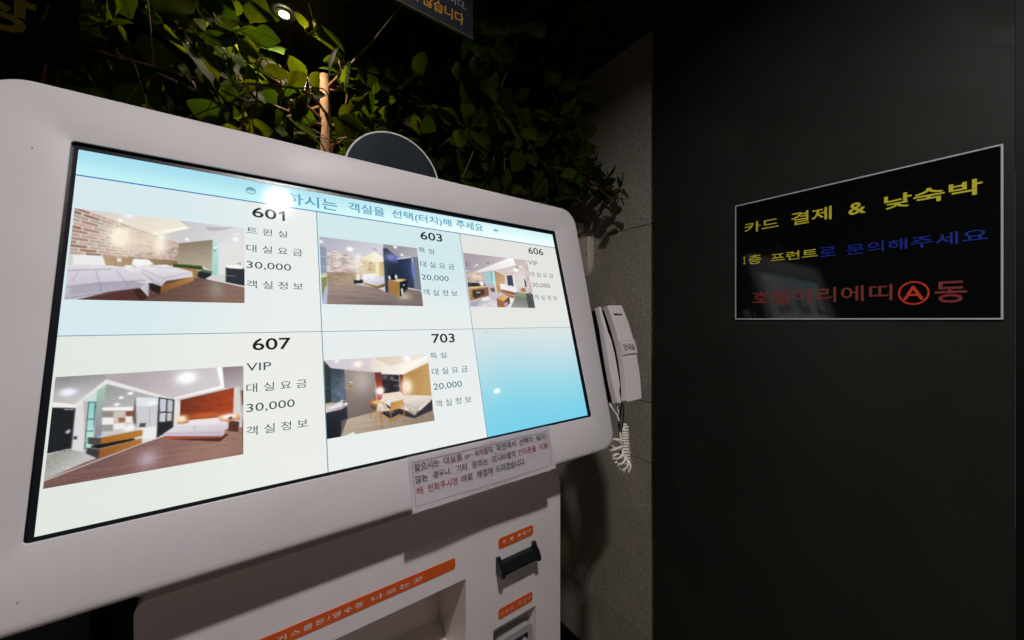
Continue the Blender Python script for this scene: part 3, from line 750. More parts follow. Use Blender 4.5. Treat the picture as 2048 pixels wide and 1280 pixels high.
  ('g',[0.769,0.003,1.013,0.0,0.926,0.298,0.603,0.371,0.426,0.291,0.783,0.134],'c8b4b0','ded0cc',[0.793,0.026,0.86,0.305]),
  ('l',0.533,0.297,0.609,0.327,0.0054,'a08a8c'),
  ('l',0.609,0.327,0.81,0.285,0.0054,'a08a8c'),
  ('p',[0.009,0.175,0.052,0.181,0.046,0.324,0.003,0.318],'8c8698'),
  ('l',0.008,0.276,0.045,0.289,0.0067,'f0f0ff'),
  ('l',0.002,0.336,0.044,0.342,0.0083,'ffffff'),
  ('b',[0.013,0.352,0.255,0.384,0.241,0.554,0.005,0.557],9,5,['b09484','9c8074','c4ac9c','8c7468','d0b8a4','b89880'],'c8b4a4'),
  ('o',0.158,0.442,0.1105,0.0719,'f4e0c8',0.5),
  ('p',[0.259,0.347,0.425,0.304,0.411,0.575,0.258,0.6],'a8c4cc'),
  ('g',[0.352,0.349,0.412,0.33,0.395,0.552,0.347,0.556],'7fd6cc','a8ece4',[0.351,0.361,0.385,0.553]),
  ('l',0.377,0.34,0.358,0.562,0.0087,'2c6a68'),
  ('g',[0.425,0.297,0.577,0.374,0.561,0.538,0.482,0.545,0.477,0.704,0.402,0.727],'b98f68','d0aa80',[0.427,0.365,0.555,0.514]),
  ('p',[0.577,0.38,0.924,0.311,0.895,0.587,0.563,0.6],'dcd6d0'),
  ('p',[0.608,0.371,0.702,0.351,0.696,0.583,0.603,0.566],'464664'),
  ('p',[0.702,0.351,0.723,0.348,0.718,0.575,0.696,0.583],'f4f0ee'),
  ('b',[0.955,0.015,1.013,0.0,1.021,0.694,0.917,0.585],16,4,['c8a8a4','b4948c','d8bcb4','a08880','e0c8c0','c0a098'],'dcccc8'),
  ('p',[0.892,0.399,0.91,0.443,0.913,0.572,0.887,0.568],'2c303c'),
  ('p',[0.009,0.562,0.254,0.552,0.257,0.612,0.008,0.655],'3a3c44'),
  ('p',[0.056,0.57,0.19,0.558,0.185,0.6,0.051,0.611],'23282a'),
  ('p',[0.003,0.906,0.367,0.699,0.511,0.702,0.691,0.777,0.909,0.714,1.005,1.016,-0.019,1.041],'c4bcc8'),
  ('p',[-0.007,0.929,0.146,0.877,0.058,1.039,-0.019,1.041],'a8a0b4'),
  ('p',[0.168,0.841,0.272,0.8,0.339,0.856,0.196,0.909],'e8e4ea'),
  ('p',[0.193,0.932,0.385,0.866,0.376,1.02,0.131,1.015],'ddd4d8'),
  ('l',0.146,0.877,0.366,1.02,0.0065,'9c94a4'),
  ('l',0.011,0.996,0.352,0.832,0.0063,'9c94a4'),
  ('l',0.264,0.789,0.414,0.864,0.005,'a8a0b0'),
  ('p',[0.318,0.643,0.386,0.626,0.384,0.722,0.33,0.696],'6a5c50'),
  ('g',[0.012,0.654,0.289,0.609,0.289,0.776,0.244,0.802,0.04,0.882,0.007,0.872],'b98a54','8c6444',[0.027,0.676,0.265,0.777]),
  ('p',[0.014,0.64,0.267,0.605,0.293,0.621,0.019,0.671],'ecc98c'),
  ('p',[0.06,0.697,0.228,0.667,0.221,0.768,0.078,0.857,0.052,0.812],'4a3630'),
  ('p',[0.11,0.723,0.177,0.718,0.16,0.748,0.115,0.751],'a8aca8'),
  ('l',0.088,0.764,0.178,0.747,0.013,'2c2420'),
  ('l',0.096,0.764,0.093,0.833,0.0049,'8c5c44'),
  ('l',0.174,0.747,0.179,0.823,0.0049,'8c5c44'),
  ('p',[0.228,0.667,0.291,0.633,0.289,0.776,0.227,0.791],'8a5c48'),
  ('l',0.41,0.305,0.407,0.727,0.0123,'ffffff'),
  ('o',0.207,0.568,0.0313,0.0407,'ffffff',0.9),
  ('p',[0.425,0.574,0.485,0.563,0.477,0.704,0.412,0.726],'c4935c'),
  ('g',[0.478,0.655,0.703,0.689,0.699,0.752,0.586,0.734,0.482,0.704],'a87044','8c5438',[0.486,0.667,0.697,0.727]),
  ('p',[0.476,0.551,0.551,0.539,0.605,0.584,0.648,0.562,0.755,0.61,0.715,0.707,0.604,0.671,0.48,0.643],'f4eef2'),
  ('l',0.558,0.563,0.626,0.657,0.0053,'c4bcc8'),
  ('l',0.604,0.59,0.741,0.636,0.0053,'d0c8d4'),
  ('p',[0.807,0.606,0.884,0.588,0.882,0.677,0.803,0.676],'b8804c'),
  ('l',0.802,0.645,0.881,0.645,0.0072,'5c3c2c'),
  ('p',[0.48,0.716,0.589,0.746,0.682,0.765,0.665,0.816,0.579,0.783],'a4684c'),
  ('g',[0.394,0.829,0.493,0.764,0.601,0.77,0.498,0.885],'d89a5c','f0bc80',[0.409,0.829,0.589,0.783]),
  ('p',[0.394,0.829,0.498,0.885,0.498,0.999,0.392,1.002],'a4683c'),
  ('p',[0.498,0.885,0.6,0.776,0.591,0.917,0.513,0.992],'6a4434'),
  ('p',[0.504,0.908,0.566,0.882,0.537,0.997,0.498,0.999],'a89cb8'),
  ('p',[0.598,0.795,0.674,0.821,0.592,0.99,0.522,0.998,0.591,0.917],'ece6ea'),
  ('g',[0.674,0.821,0.711,0.701,0.909,0.714,0.867,1.0,0.591,0.996],'6e7468','9a9a94',[0.749,0.724,0.662,0.988]),
  ('p',[0.703,0.689,0.878,0.703,0.896,0.804,0.703,0.764],'8e9674'),
  ('p',[0.878,0.703,0.932,0.7,1.001,0.965,0.986,0.997,0.878,1.0],'4e5650'),
  ('p',[0.938,0.661,1.004,0.734,1.002,0.997,0.965,0.991],'5a5a64'),
  ('o',0.774,0.237,0.0385,0.0395,'ffffff',0.9),
  ('o',0.178,0.212,0.0147,0.0123,'ffffff',1),
  ('o',0.139,0.244,0.0128,0.011,'ffffff',1),
  ('o',0.862,0.161,0.0175,0.0134,'ffffff',1),
  ('o',0.345,0.155,0.0096,0.0113,'504850',1),
  ('o',0.801,0.179,0.0129,0.0133,'504850',1),
 ],
 607: [
  ('g',[-0.043,-0.05,1.045,-0.04,1.044,1.081,-0.022,1.029],'b4aaae','cdc6c8',[0.114,0.05,0.581,0.28]),
  ('g',[-0.001,-0.001,0.226,0.004,0.233,0.056,0.105,0.265,-0.007,0.234],'8f8d90','c4c4c2',[0.023,0.037,0.1,0.245]),
  ('g',[0.226,0.014,0.839,-0.001,0.867,0.243,0.587,0.313,0.238,0.057],'aea4a8','d0c6ca',[0.359,0.052,0.696,0.277]),
  ('p',[0.105,0.265,0.233,0.056,0.587,0.313,0.582,0.334,0.24,0.103,0.132,0.251,0.153,0.718,0.107,0.691],'e6e2de'),
  ('p',[-0.007,0.234,0.11,0.276,0.103,0.313,-0.004,0.287],'f0ece8'),
  ('g',[0.827,0.004,0.862,0.002,0.877,0.244,0.587,0.319,0.581,0.301,0.854,0.212],'f4eee8','ffffff',[0.638,0.289,0.866,0.097]),
  ('g',[0.862,0.002,1.004,0.005,1.004,0.258,0.931,0.247,0.877,0.248],'8f8086','b8aeb0',[0.878,0.039,0.977,0.242]),
  ('p',[0.108,0.314,0.137,0.251,0.162,0.716,0.133,0.712,0.107,0.682],'dad8d8'),
  ('p',[-0.004,0.284,0.103,0.311,0.103,0.69,-0.005,0.704],'1b2126'),
  ('l',0.058,0.314,0.095,0.323,0.0067,'e8e8e8'),
  ('l',-0.003,0.702,0.103,0.682,0.0044,'f2f2f2'),
  ('p',[0.083,0.503,0.09,0.505,0.091,0.529,0.078,0.544,0.069,0.523],'b8bcc0'),
  ('p',[0.108,0.571,0.122,0.574,0.123,0.605,0.11,0.601],'26282c'),
  ('p',[0.137,0.251,0.194,0.162,0.198,0.322,0.161,0.266],'c6dcd8'),
  ('g',[0.158,0.265,0.191,0.271,0.198,0.599,0.197,0.679,0.164,0.707],'86d0c6','b8ece0',[0.162,0.305,0.196,0.65]),
  ('l',0.161,0.268,0.162,0.705,0.0056,'26302e'),
  ('l',0.158,0.265,0.191,0.273,0.0049,'26302e'),
  ('l',0.163,0.427,0.196,0.437,0.0041,'26302e'),
  ('l',0.166,0.538,0.196,0.546,0.004,'26302e'),
  ('l',0.191,0.271,0.198,0.599,0.0042,'26302e'),
  ('g',[0.194,0.162,0.235,0.106,0.385,0.225,0.402,0.597,0.194,0.602],'a6a8a6','c4c2c2',[0.213,0.165,0.374,0.499]),
  ('g',[0.194,0.162,0.235,0.108,0.237,0.29,0.231,0.602,0.198,0.604],'9fc4ae','8c8894',[0.212,0.145,0.215,0.56]),
  ('g',[0.235,0.106,0.501,0.282,0.503,0.383,0.389,0.35,0.229,0.318],'989c9a','b0b0ae',[0.261,0.132,0.368,0.335]),
  ('p',[0.386,0.261,0.501,0.287,0.503,0.362,0.452,0.367,0.389,0.35],'dde2ec'),
  ('p',[0.389,0.36,0.452,0.367,0.5,0.361,0.498,0.579,0.392,0.584],'c8c9cc'),
  ('l',0.458,0.374,0.463,0.561,0.0037,'a8aab0'),
  ('p',[0.225,0.332,0.387,0.354,0.388,0.391,0.226,0.357],'f6f4f0'),
  ('p',[0.226,0.367,0.28,0.378,0.282,0.439,0.229,0.427],'8f8880'),
  ('p',[0.229,0.427,0.282,0.437,0.284,0.504,0.231,0.496],'f0eee8'),
  ('p',[0.28,0.378,0.337,0.39,0.341,0.502,0.284,0.494],'c9c0b0'),
  ('p',[0.304,0.444,0.339,0.451,0.341,0.497,0.309,0.494],'9c6a4c'),
  ('p',[0.337,0.39,0.385,0.395,0.387,0.447,0.341,0.442],'8c5040'),
  ('p',[0.339,0.441,0.372,0.446,0.374,0.504,0.341,0.5],'efece6'),
  ('p',[0.231,0.496,0.282,0.505,0.284,0.567,0.234,0.56],'98988e'),
  ('p',[0.284,0.499,0.339,0.503,0.338,0.556,0.287,0.558],'eeeae2'),
  ('p',[0.372,0.443,0.383,0.256,0.399,0.576,0.389,0.583],'6e5c58'),
  ('o',0.365,0.558,0.0306,0.0342,'f4f2f0',1),
  ('p',[0.231,0.607,0.427,0.583,0.43,0.594,0.232,0.632],'c8c4c8'),
  ('g',[0.229,0.616,0.429,0.588,0.431,0.649,0.23,0.696],'a8661c','c07c34',[0.233,0.641,0.428,0.613]),
  ('p',[0.17,0.596,0.231,0.617,0.23,0.696,0.173,0.658],'4a4a48'),
  ('p',[0.188,0.681,0.389,0.663,0.395,0.68,0.226,0.718,0.188,0.694],'14120e'),
  ('g',[0.228,0.724,0.427,0.673,0.429,0.736,0.228,0.812],'9a5c1c','b4742e',[0.237,0.757,0.421,0.702]),
  ('p',[0.17,0.69,0.228,0.724,0.228,0.812,0.169,0.746],'3c3c3a'),
  ('p',[0.399,0.656,0.429,0.654,0.508,0.674,0.504,0.704,0.432,0.724,0.43,0.674],'dedfe0'),
  ('p',[0.391,0.574,0.5,0.57,0.501,0.693,0.43,0.674,0.429,0.593],'e9eaec'),
  ('p',[0.413,0.523,0.444,0.526,0.442,0.566,0.409,0.563],'4c5256'),
  ('g',[-0.007,0.708,0.103,0.69,0.168,0.741,0.228,0.812,-0.015,0.937],'9a9a92','c0bfbc',[0.037,0.743,0.149,0.823]),
  ('n',[-0.007,0.708,0.168,0.736,0.226,0.81,-0.016,0.929],0.12,40,30),
  ('p',[0.501,0.278,0.587,0.319,0.589,0.633,0.527,0.669,0.501,0.693],'26262a'),
  ('p',[0.51,0.294,0.543,0.31,0.543,0.433,0.512,0.432],'c4c8d4'),
  ('p',[0.55,0.312,0.579,0.328,0.579,0.446,0.551,0.44],'bcc0c8'),
  ('p',[0.512,0.442,0.545,0.449,0.544,0.538,0.513,0.533],'c8ccd4'),
  ('p',[0.551,0.451,0.578,0.453,0.577,0.535,0.552,0.535],'c0c4cc'),
  ('p',[0.587,0.324,0.62,0.33,0.623,0.524,0.655,0.564,0.588,0.612],'e4dedb'),
  ('g',[0.62,0.33,0.938,0.248,0.933,0.548,0.845,0.563,0.672,0.551,0.621,0.513],'7e3218','b0421a',[0.639,0.366,0.913,0.395]),
  ('n',[0.62,0.33,0.938,0.248,0.933,0.548,0.621,0.529],0.16,5,30),
  ('o',0.759,0.522,0.1229,0.033,'e06a30',0.5),
  ('p',[0.938,0.246,0.974,0.244,0.985,0.594,0.933,0.548],'d8d0ca'),
  ('p',[0.971,0.241,1.004,0.235,1.004,0.644,0.985,0.639],'b4b0b4'),
  ('p',[0.981,0.29,1.001,0.282,1.001,0.458,0.988,0.456],'8c4a3c'),
  ('g',[-0.016,0.933,0.171,0.821,0.432,0.724,0.541,0.683,1.005,0.701,1.005,1.009,-0.012,1.001],'7c5a54','9c7468',[0.239,0.804,0.823,0.821]),
  ('n',[0.431,0.714,1.005,0.689,1.005,1.009,-0.012,0.999],0.16,4,44),
  ('o',0.462,0.882,0.0577,0.0891,'c4aec4',0.5),
  ('l',-0.015,0.937,0.432,0.722,0.0055,'f2ece8'),
  ('l',0.432,0.722,0.535,0.683,0.0042,'e8e2de'),
  ('p',[0.908,0.61,0.972,0.636,0.966,0.748,0.902,0.721],'5c3426'),
  ('p',[0.845,0.546,0.972,0.545,0.978,0.615,0.901,0.62,0.848,0.597],'d08050'),
  ('p',[0.991,0.641,1.004,0.598,1.005,1.009,0.995,0.979],'5a4a54'),
  ('p',[0.604,0.552,0.672,0.551,0.667,0.599,0.61,0.575],'c4865c'),
  ('o',0.631,0.526,0.0286,0.0321,'ffe4c0',0.9),
  ('o',0.907,0.565,0.0578,0.0294,'fff0dc',0.9),
  ('o',0.917,0.584,0.0115,0.0136,'303030',0.9),
  ('g',[0.543,0.678,0.859,0.771,0.853,0.818,0.552,0.717],'a85430','8a4228',[0.59,0.706,0.823,0.799]),
  ('p',[0.563,0.721,0.853,0.82,0.909,0.756,0.883,0.749,0.859,0.787],'4a2a24'),
  ('p',[0.677,0.553,0.845,0.563,0.854,0.609,0.833,0.618,0.672,0.584],'efe2e0'),
  ('g',[0.537,0.656,0.599,0.593,0.678,0.578,0.833,0.61,0.892,0.618,0.889,0.662,0.877,0.764,0.762,0.74,0.541,0.681],'efe8f0','c4b6c4',[0.701,0.574,0.692,0.722]),
  ('l',0.543,0.657,0.859,0.727,0.0044,'a898a8'),
  ('l',0.599,0.604,0.883,0.661,0.0044,'c8bccc'),
  ('l',0.702,0.618,0.715,0.722,0.003,'b8acb8'),
  ('o',0.064,0.156,0.0365,0.0353,'f0ecff',0.95),
  ('o',0.652,0.097,0.0594,0.0674,'ffffff',1),
  ('o',0.652,0.097,0.0236,0.0315,'ffffff',1),
  ('o',0.356,0.215,0.0124,0.0146,'ffffff',1),
  ('o',0.312,0.25,0.0111,0.0123,'ffffff',1),
  ('o',0.293,0.314,0.013,0.0122,'ffffff',1),
  ('o',0.47,0.329,0.0216,0.0169,'f8fbff',0.9),
  ('o',0.435,0.143,0.0161,0.015,'b8a8a4',0.9),
 ],
 703: [
  ('g',[-0.005,-0.008,1.026,-0.021,1.014,1.011,-0.011,1.017],'d0c6d4','e8dccc',[0.146,0.064,0.664,0.18]),
  ('g',[0.43,0.005,0.999,0.01,0.993,0.087,0.731,0.271,0.508,0.243,0.392,0.169],'ecdcc8','fffaee',[0.465,0.027,0.81,0.186]),
  ('g',[0.44,0.004,0.999,0.01,0.894,0.067,0.596,0.142],'e0c8b4','f4e4d0',[0.467,0.007,0.896,0.034]),
  ('p',[0.716,0.274,0.995,0.07,0.998,0.131,0.723,0.282],'f6ead8'),
  ('g',[0.006,0.007,0.061,0.112,0.179,0.144,0.176,0.556,0.007,0.578],'3a4652','5a6a7c',[0.011,0.235,0.172,0.351]),
  ('p',[0.006,0.007,0.055,0.106,0.053,0.551,0.002,0.559],'2c3c3c'),
  ('l',0.002,0.343,0.059,0.38,0.0038,'54686c'),
  ('n',[0.061,0.112,0.179,0.149,0.173,0.555,0.059,0.552],0.22,3,12),
  ('g',[0.173,0.143,0.443,0.215,0.436,0.737,0.176,0.783,0.174,0.537],'94857e','7c6c68',[0.19,0.183,0.419,0.677]),
  ('o',0.321,0.316,0.109,0.1897,'c4b4b0',0.5),
  ('g',[0.443,0.213,0.503,0.22,0.508,0.5,0.482,0.612,0.444,0.586],'70302a','c8502c',[0.469,0.228,0.475,0.495]),
  ('g',[0.676,0.274,0.715,0.281,0.71,0.584,0.672,0.517],'6c2c28','a83c28',[0.693,0.287,0.685,0.53]),
  ('p',[0.502,0.247,0.676,0.279,0.672,0.517,0.51,0.52,0.506,0.461],'2c2430'),
  ('l',0.562,0.26,0.558,0.508,0.0035,'4c4450'),
  ('l',0.507,0.332,0.675,0.351,0.0041,'54485a'),
  ('l',0.605,0.351,0.675,0.356,0.0042,'b8b4c8'),
  ('l',0.614,0.428,0.673,0.435,0.0035,'a8a4b8'),
  ('o',0.533,0.291,0.0271,0.0298,'6a5c6c',0.8),
  ('o',0.6,0.315,0.0207,0.024,'7a6c7c',0.8),
  ('l',0.675,0.276,0.672,0.519,0.0057,'e8dce0'),
  ('g',[0.717,0.279,0.998,0.131,0.991,0.633,0.811,0.592,0.711,0.574],'b8884c','c89a60',[0.763,0.337,0.949,0.362]),
  ('o',0.74,0.457,0.0578,0.1107,'ffe8c0',0.95),
  ('o',0.713,0.534,0.0213,0.03,'ffc8c8',0.9),
  ('g',[0.176,0.783,0.436,0.739,0.989,0.841,1.006,1.004,0.224,1.001,0.119,1.0],'b8a490','94826f',[0.302,0.747,0.751,1.039]),
  ('n',[0.176,0.783,0.989,0.841,1.006,1.004,0.113,0.999],0.08,4,14),
  ('p',[0.002,0.559,0.065,0.553,0.069,0.586,0.004,0.595],'c8ac84'),
  ('g',[0.003,0.621,0.145,0.596,0.177,0.62,0.131,0.656,0.001,0.674],'d8cccc','a89ca8',[0.011,0.641,0.156,0.625]),
  ('p',[0.029,0.613,0.139,0.599,0.141,0.618,0.034,0.632],'f4f0f4'),
  ('g',[0.001,0.674,0.131,0.656,0.177,0.62,0.179,0.779,0.113,1.007,-0.003,1.003],'1c1c26','2e2e40',[0.004,0.858,0.17,0.719]),
  ('p',[0.126,0.799,0.179,0.784,0.132,0.96,0.113,0.999],'6a5a64'),
  ('p',[0.108,0.561,0.128,0.561,0.13,0.602,0.108,0.602],'e8e8ee'),
  ('p',[0.129,0.538,0.17,0.55,0.178,0.593,0.133,0.584],'eceae8'),
  ('o',0.158,0.566,0.0142,0.0145,'3c3c40',0.9),
  ('o',0.173,0.596,0.0107,0.0109,'ffffff',0.9),
  ('l',0.113,1.003,0.176,0.797,0.0042,'c8b8a8'),
  ('p',[0.107,1.006,0.229,0.962,0.227,1.002],'f0f0ea'),
  ('p',[0.212,0.315,0.237,0.318,0.236,0.33,0.212,0.327],'f4f0ee'),
  ('p',[0.167,0.388,0.22,0.344,0.267,0.401,0.17,0.393],'b8946c'),
  ('p',[0.195,0.381,0.22,0.363,0.237,0.387],'7c6454'),
  ('l',0.179,0.782,0.436,0.739,0.0038,'5c3c34'),
  ('o',0.479,0.466,0.0371,0.0426,'fff0e0',1),
  ('o',0.478,0.495,0.0264,0.0328,'ffffff',0.9),
  ('o',0.477,0.553,0.0132,0.0269,'ff9ac0',0.9),
  ('l',0.476,0.534,0.476,0.592,0.0121,'8c2c44'),
  ('p',[0.373,0.573,0.441,0.576,0.443,0.663,0.383,0.641],'b8703c'),
  ('p',[0.379,0.65,0.442,0.681,0.43,0.727,0.38,0.698],'6a4a40'),
  ('l',0.382,0.66,0.375,0.823,0.0052,'9c5c3c'),
  ('p',[0.394,0.61,0.463,0.594,0.542,0.609,0.5,0.64,0.421,0.644],'e2ba7c'),
  ('p',[0.476,0.597,0.516,0.599,0.515,0.618,0.481,0.617],'fff4ec'),
  ('p',[0.507,0.52,0.665,0.516,0.703,0.583,0.707,0.634,0.623,0.629,0.528,0.621],'f0dcc4'),
  ('l',0.503,0.524,0.672,0.517,0.0054,'ffe6c0'),
  ('l',0.628,0.545,0.645,0.613,0.0034,'c8b8a8'),
  ('p',[0.521,0.629,0.583,0.611,0.569,0.736,0.529,0.728],'e8e0f4'),
  ('p',[0.513,0.647,0.557,0.704,0.684,0.769,0.791,0.88,0.968,0.713,0.994,0.676,0.989,0.841,0.789,0.915,0.679,0.856,0.536,0.719],'38303c'),
  ('g',[0.616,0.637,0.797,0.589,0.989,0.638,0.982,0.684,0.834,0.789,0.799,0.87,0.701,0.732,0.685,0.749,0.69,0.671],'eee4d8','c0b4a8',[0.782,0.597,0.787,0.83]),
  ('l',0.69,0.676,0.841,0.791,0.0041,'a89c94'),
  ('l',0.703,0.703,0.8,0.853,0.0041,'a89c94'),
  ('l',0.811,0.592,0.636,0.646,0.0042,'c4b4a4'),
  ('l',0.443,0.663,0.41,0.924,0.0172,'c88c44'),
  ('l',0.493,0.643,0.522,0.736,0.012,'b87c3c'),
  ('l',0.464,0.7,0.463,0.838,0.0066,'9c4c2c'),
  ('p',[0.479,0.78,0.554,0.868,0.678,0.812,0.663,0.765,0.601,0.771,0.494,0.759],'30282c'),
  ('o',0.566,0.783,0.0404,0.0191,'6a6068',0.7),
  ('l',0.464,0.7,0.56,0.763,0.0093,'e4ac64'),
  ('l',0.477,0.765,0.468,0.994,0.0092,'a86c30'),
  ('l',0.481,0.809,0.559,0.902,0.0158,'c88438'),
  ('l',0.559,0.897,0.679,0.846,0.0158,'b87830'),
  ('g',[0.567,0.652,0.693,0.636,0.678,0.748,0.557,0.762],'c88a44','dca45c',[0.579,0.67,0.672,0.746]),
  ('l',0.564,0.754,0.558,0.973,0.012,'b4742c'),
  ('l',0.688,0.65,0.694,0.991,0.011,'b87c3c'),
  ('l',0.6,0.897,0.598,0.935,0.008,'a46a34'),
  ('o',0.111,0.027,0.0155,0.0171,'ffffff',1),
  ('o',0.293,0.084,0.0381,0.0428,'fff8e4',0.95),
  ('o',0.771,0.05,0.0369,0.0463,'ffffff',0.9),
 ],
}

def inside(X, Y, P):
    r = np.zeros(X.shape, bool); n = len(P)
    for i in range(n):
        x0, y0 = P[i]; x1, y1 = P[(i + 1) % n]
        if y0 == y1: continue
        c = ((y0 > Y) != (y1 > Y)) & (X < (x1 - x0) * (Y - y0) / (y1 - y0) + x0)
        r ^= c
    return r
def quad_uv(X, Y, Q):
    """Inverse of the perspective map of the unit square onto Q (TL, TR, BR, BL)."""
    A, b = [], []
    for (s, t), (x, y) in zip(((0, 0), (1, 0), (1, 1), (0, 1)), Q):
        A.append([x, y, 1, 0, 0, 0, -s * x, -s * y]); b.append(s)
        A.append([0, 0, 0, x, y, 1, -t * x, -t * y]); b.append(t)
    h = np.linalg.lstsq(np.array(A, float), np.array(b, float), rcond=None)[0]
    d = h[6] * X + h[7] * Y + 1
    return (h[0] * X + h[1] * Y + h[2]) / d, (h[3] * X + h[4] * Y + h[5]) / d
def hash2(i, j, k=0):
    v = np.sin(i * 127.1 + j * 311.7 + k * 74.7) * 43758.5453
    return v - np.floor(v)
def paint(ops, nx, ny, ss=3):
    xs = (np.arange(nx * ss) + .5) / (nx * ss); ys = (np.arange(ny * ss) + .5) / (ny * ss)
    X, Y = np.meshgrid(xs, ys); I = np.zeros(X.shape + (3,)) + .8
    for op in ops:
        k = op[0]
        if k in 'pgbn': P = list(zip(op[1][0::2], op[1][1::2])); m = inside(X, Y, P)
        if k == 'p': I[m] = hexc(op[2])
        elif k == 'g':
            x0, y0, x1, y1 = op[4]; dx, dy = x1 - x0, y1 - y0
            t = np.clip(((X - x0) * dx + (Y - y0) * dy) / (dx * dx + dy * dy), 0, 1)[..., None]
            C = hexc(op[2]) * (1 - t) + hexc(op[3]) * t; I[m] = C[m]
        elif k == 'b':
            s, t = quad_uv(X, Y, P); r_, c_, cols, mort = op[2:]
            row = np.floor(t * r_); off = (row % 2) * .5 + hash2(row, 3.) * .3
            cx = s * c_ + off; col = np.floor(cx); fx, fy = cx - col, t * r_ - row
            g = (fx < .10) | (fy < .26)
            pal = np.array([hexc(q) for q in cols]); idx = (hash2(row, col) * len(cols)).astype(int) % len(cols)
            fade = (0.75 * hash2(row, col, 5))[..., None]
            C = pal[idx] * (1 - fade * .6) + hexc(mort) * fade * .6
            C = C * (0.92 + 0.16 * hash2(np.floor(X * 150), np.floor(Y * 150)))[..., None]
            C[g] = hexc(mort); I[m] = C[m]
        elif k == 'n':
            s, t = quad_uv(X, Y, P)
            def vn(a, b, sd):
                i, j = np.floor(a), np.floor(b); f, g_ = a - i, b - j; f = f * f * (3 - 2 * f); g_ = g_ * g_ * (3 - 2 * g_)
                return (hash2(i, j, sd) * (1 - f) + hash2(i + 1, j, sd) * f) * (1 - g_) + (hash2(i, j + 1, sd) * (1 - f) + hash2(i + 1, j + 1, sd) * f) * g_
            z = vn(s * op[3], t * op[4], 1) * .6 + vn(s * op[3] * 2.3, t * op[4] * 2.1, 2) * .4
            C = np.clip(I * (1 + (z - .5)[..., None] * 2 * op[2]), 0, 1); I[m] = C[m]
        elif k == 'o':
            _, x, y, rx, ry, c, a = op
            w = (a * np.exp(-(((X - x) / (rx + 1e-4)) ** 2 + ((Y - y) / (ry + 1e-4)) ** 2) * 1.1))[..., None]; w = np.clip(w * 1.5, 0, 1) * (w > .01)
            I = I * (1 - w) + hexc(c) * w
        elif k == 'l':
            _, x0, y0, x1, y1, wd, c = op; asp = 0.7
            dx, dy = x1 - x0, (y1 - y0) * asp; L2 = dx * dx + dy * dy + 1e-9
            t = np.clip(((X - x0) * dx + (Y - y0) * asp * dy) / L2, 0, 1)
            d = np.hypot(X - x0 - t * dx, (Y - y0) * asp - t * dy); I[d < max(wd * .35, .0022)] = hexc(c)
    I = I.reshape(ny, ss, nx, ss, 3).mean((1, 3))
    J = np.pad(I, ((1, 1), (1, 1), (0, 0)), mode='edge')               # the screen's own softness
    I = I * .6 + .1 * (J[:-2, 1:-1] + J[2:, 1:-1] + J[1:-1, :-2] + J[1:-1, 2:])
    return I
for num, (u0, v1, w, h) in PIC_RECT.items():
    nx, ny = (190, 132) if num in (601, 607) else (150, 104)
    img = paint(PICTURES[num], nx, ny)
    rp = np.random.default_rng(num)
    fine = rp.normal(0, 1, (ny, nx)); half = np.kron(rp.normal(0, 1, ((ny + 2) // 3 + 1, (nx + 2) // 3 + 1)), np.ones((3, 3)))[:ny, :nx]; quarter = np.kron(rp.normal(0, 1, (ny // 8 + 2, nx // 4 + 2)), np.ones((8, 4)))[:ny, :nx]
    lum = img.mean(2)
    img = np.clip(img + (fine * .006 + half * .003)[..., None] * (0.4 + np.minimum(1, 2.4 * (1 - lum)))[..., None], 0, 1)
    img = img.mean(2)[..., None] * .14 + img * .86
    img = img + 0.14 * (img - 0.5) * (1 - np.abs(2 * img - 1))
    img = np.clip(img * 0.98 + 0.01, 0, 1)
    V, Fc, U, W_ = grid(u0, u0 + w, v1 - h, v1, nx - 1, ny - 1, -0.0058)
    o = attr_mesh('room_picture', V, Fc, lin(img).reshape(-1, 3), M['display_detail'], screen)
    o['label'] = {601: 'picture of a twin room with brick wall, shown under 601', 603: 'picture of a room with dark blue partition, shown under 603', 606: 'picture of a suite with desk and low table, shown under 606',
                  607: 'picture of a suite with glass bathroom and red headboard, shown under 607', 703: 'picture of a room with wooden chair and bed, shown under 703'}[num]

# ------------------------------------------------------------------ paper notice hanging below the screen
notice = empty('paper_notice', FH(0.108, -0.272, 0.001), 'white printed paper notice taped under the touch screen', 'notice')
PT, PB = -0.1995, -0.2722
bm = bmesh.new()
nx_, rowsP = 14, []
for j in range(5):
    v = PT + (PB - PT) * j / 4
    rowsP.append([bm.verts.new(FH(-0.0195 + (0.2400 + 0.0195) * i / nx_, v, 0.0016 + 0.0012 * math.sin(i * 0.55 + 0.6) * (j / 4) ** 2)) for i in range(nx_ + 1)])
for A, B in zip(rowsP, rowsP[1:]):
    for i in range(nx_): bm.faces.new([A[i], B[i], B[i + 1], A[i + 1]])
bmesh.ops.solidify(bm, geom=bm.faces[:], thickness=0.0003)
obj('sheet', bm, M['paper'], notice, smooth=True)
FN = lambda u, v, d: FH(u, v, 0.0029 + d)
b = rrect(-0.0145, 0.2335, -0.2652, -0.2075, 0, 1); b2 = rrect(-0.0137, 0.2327, -0.2644, -0.2083, 0, 1)
bm = bmesh.new(); ring(bm, b, b2, FN, 0, -0.0001, back=False); obj('printed_border', bm, M['ink_line'], notice)
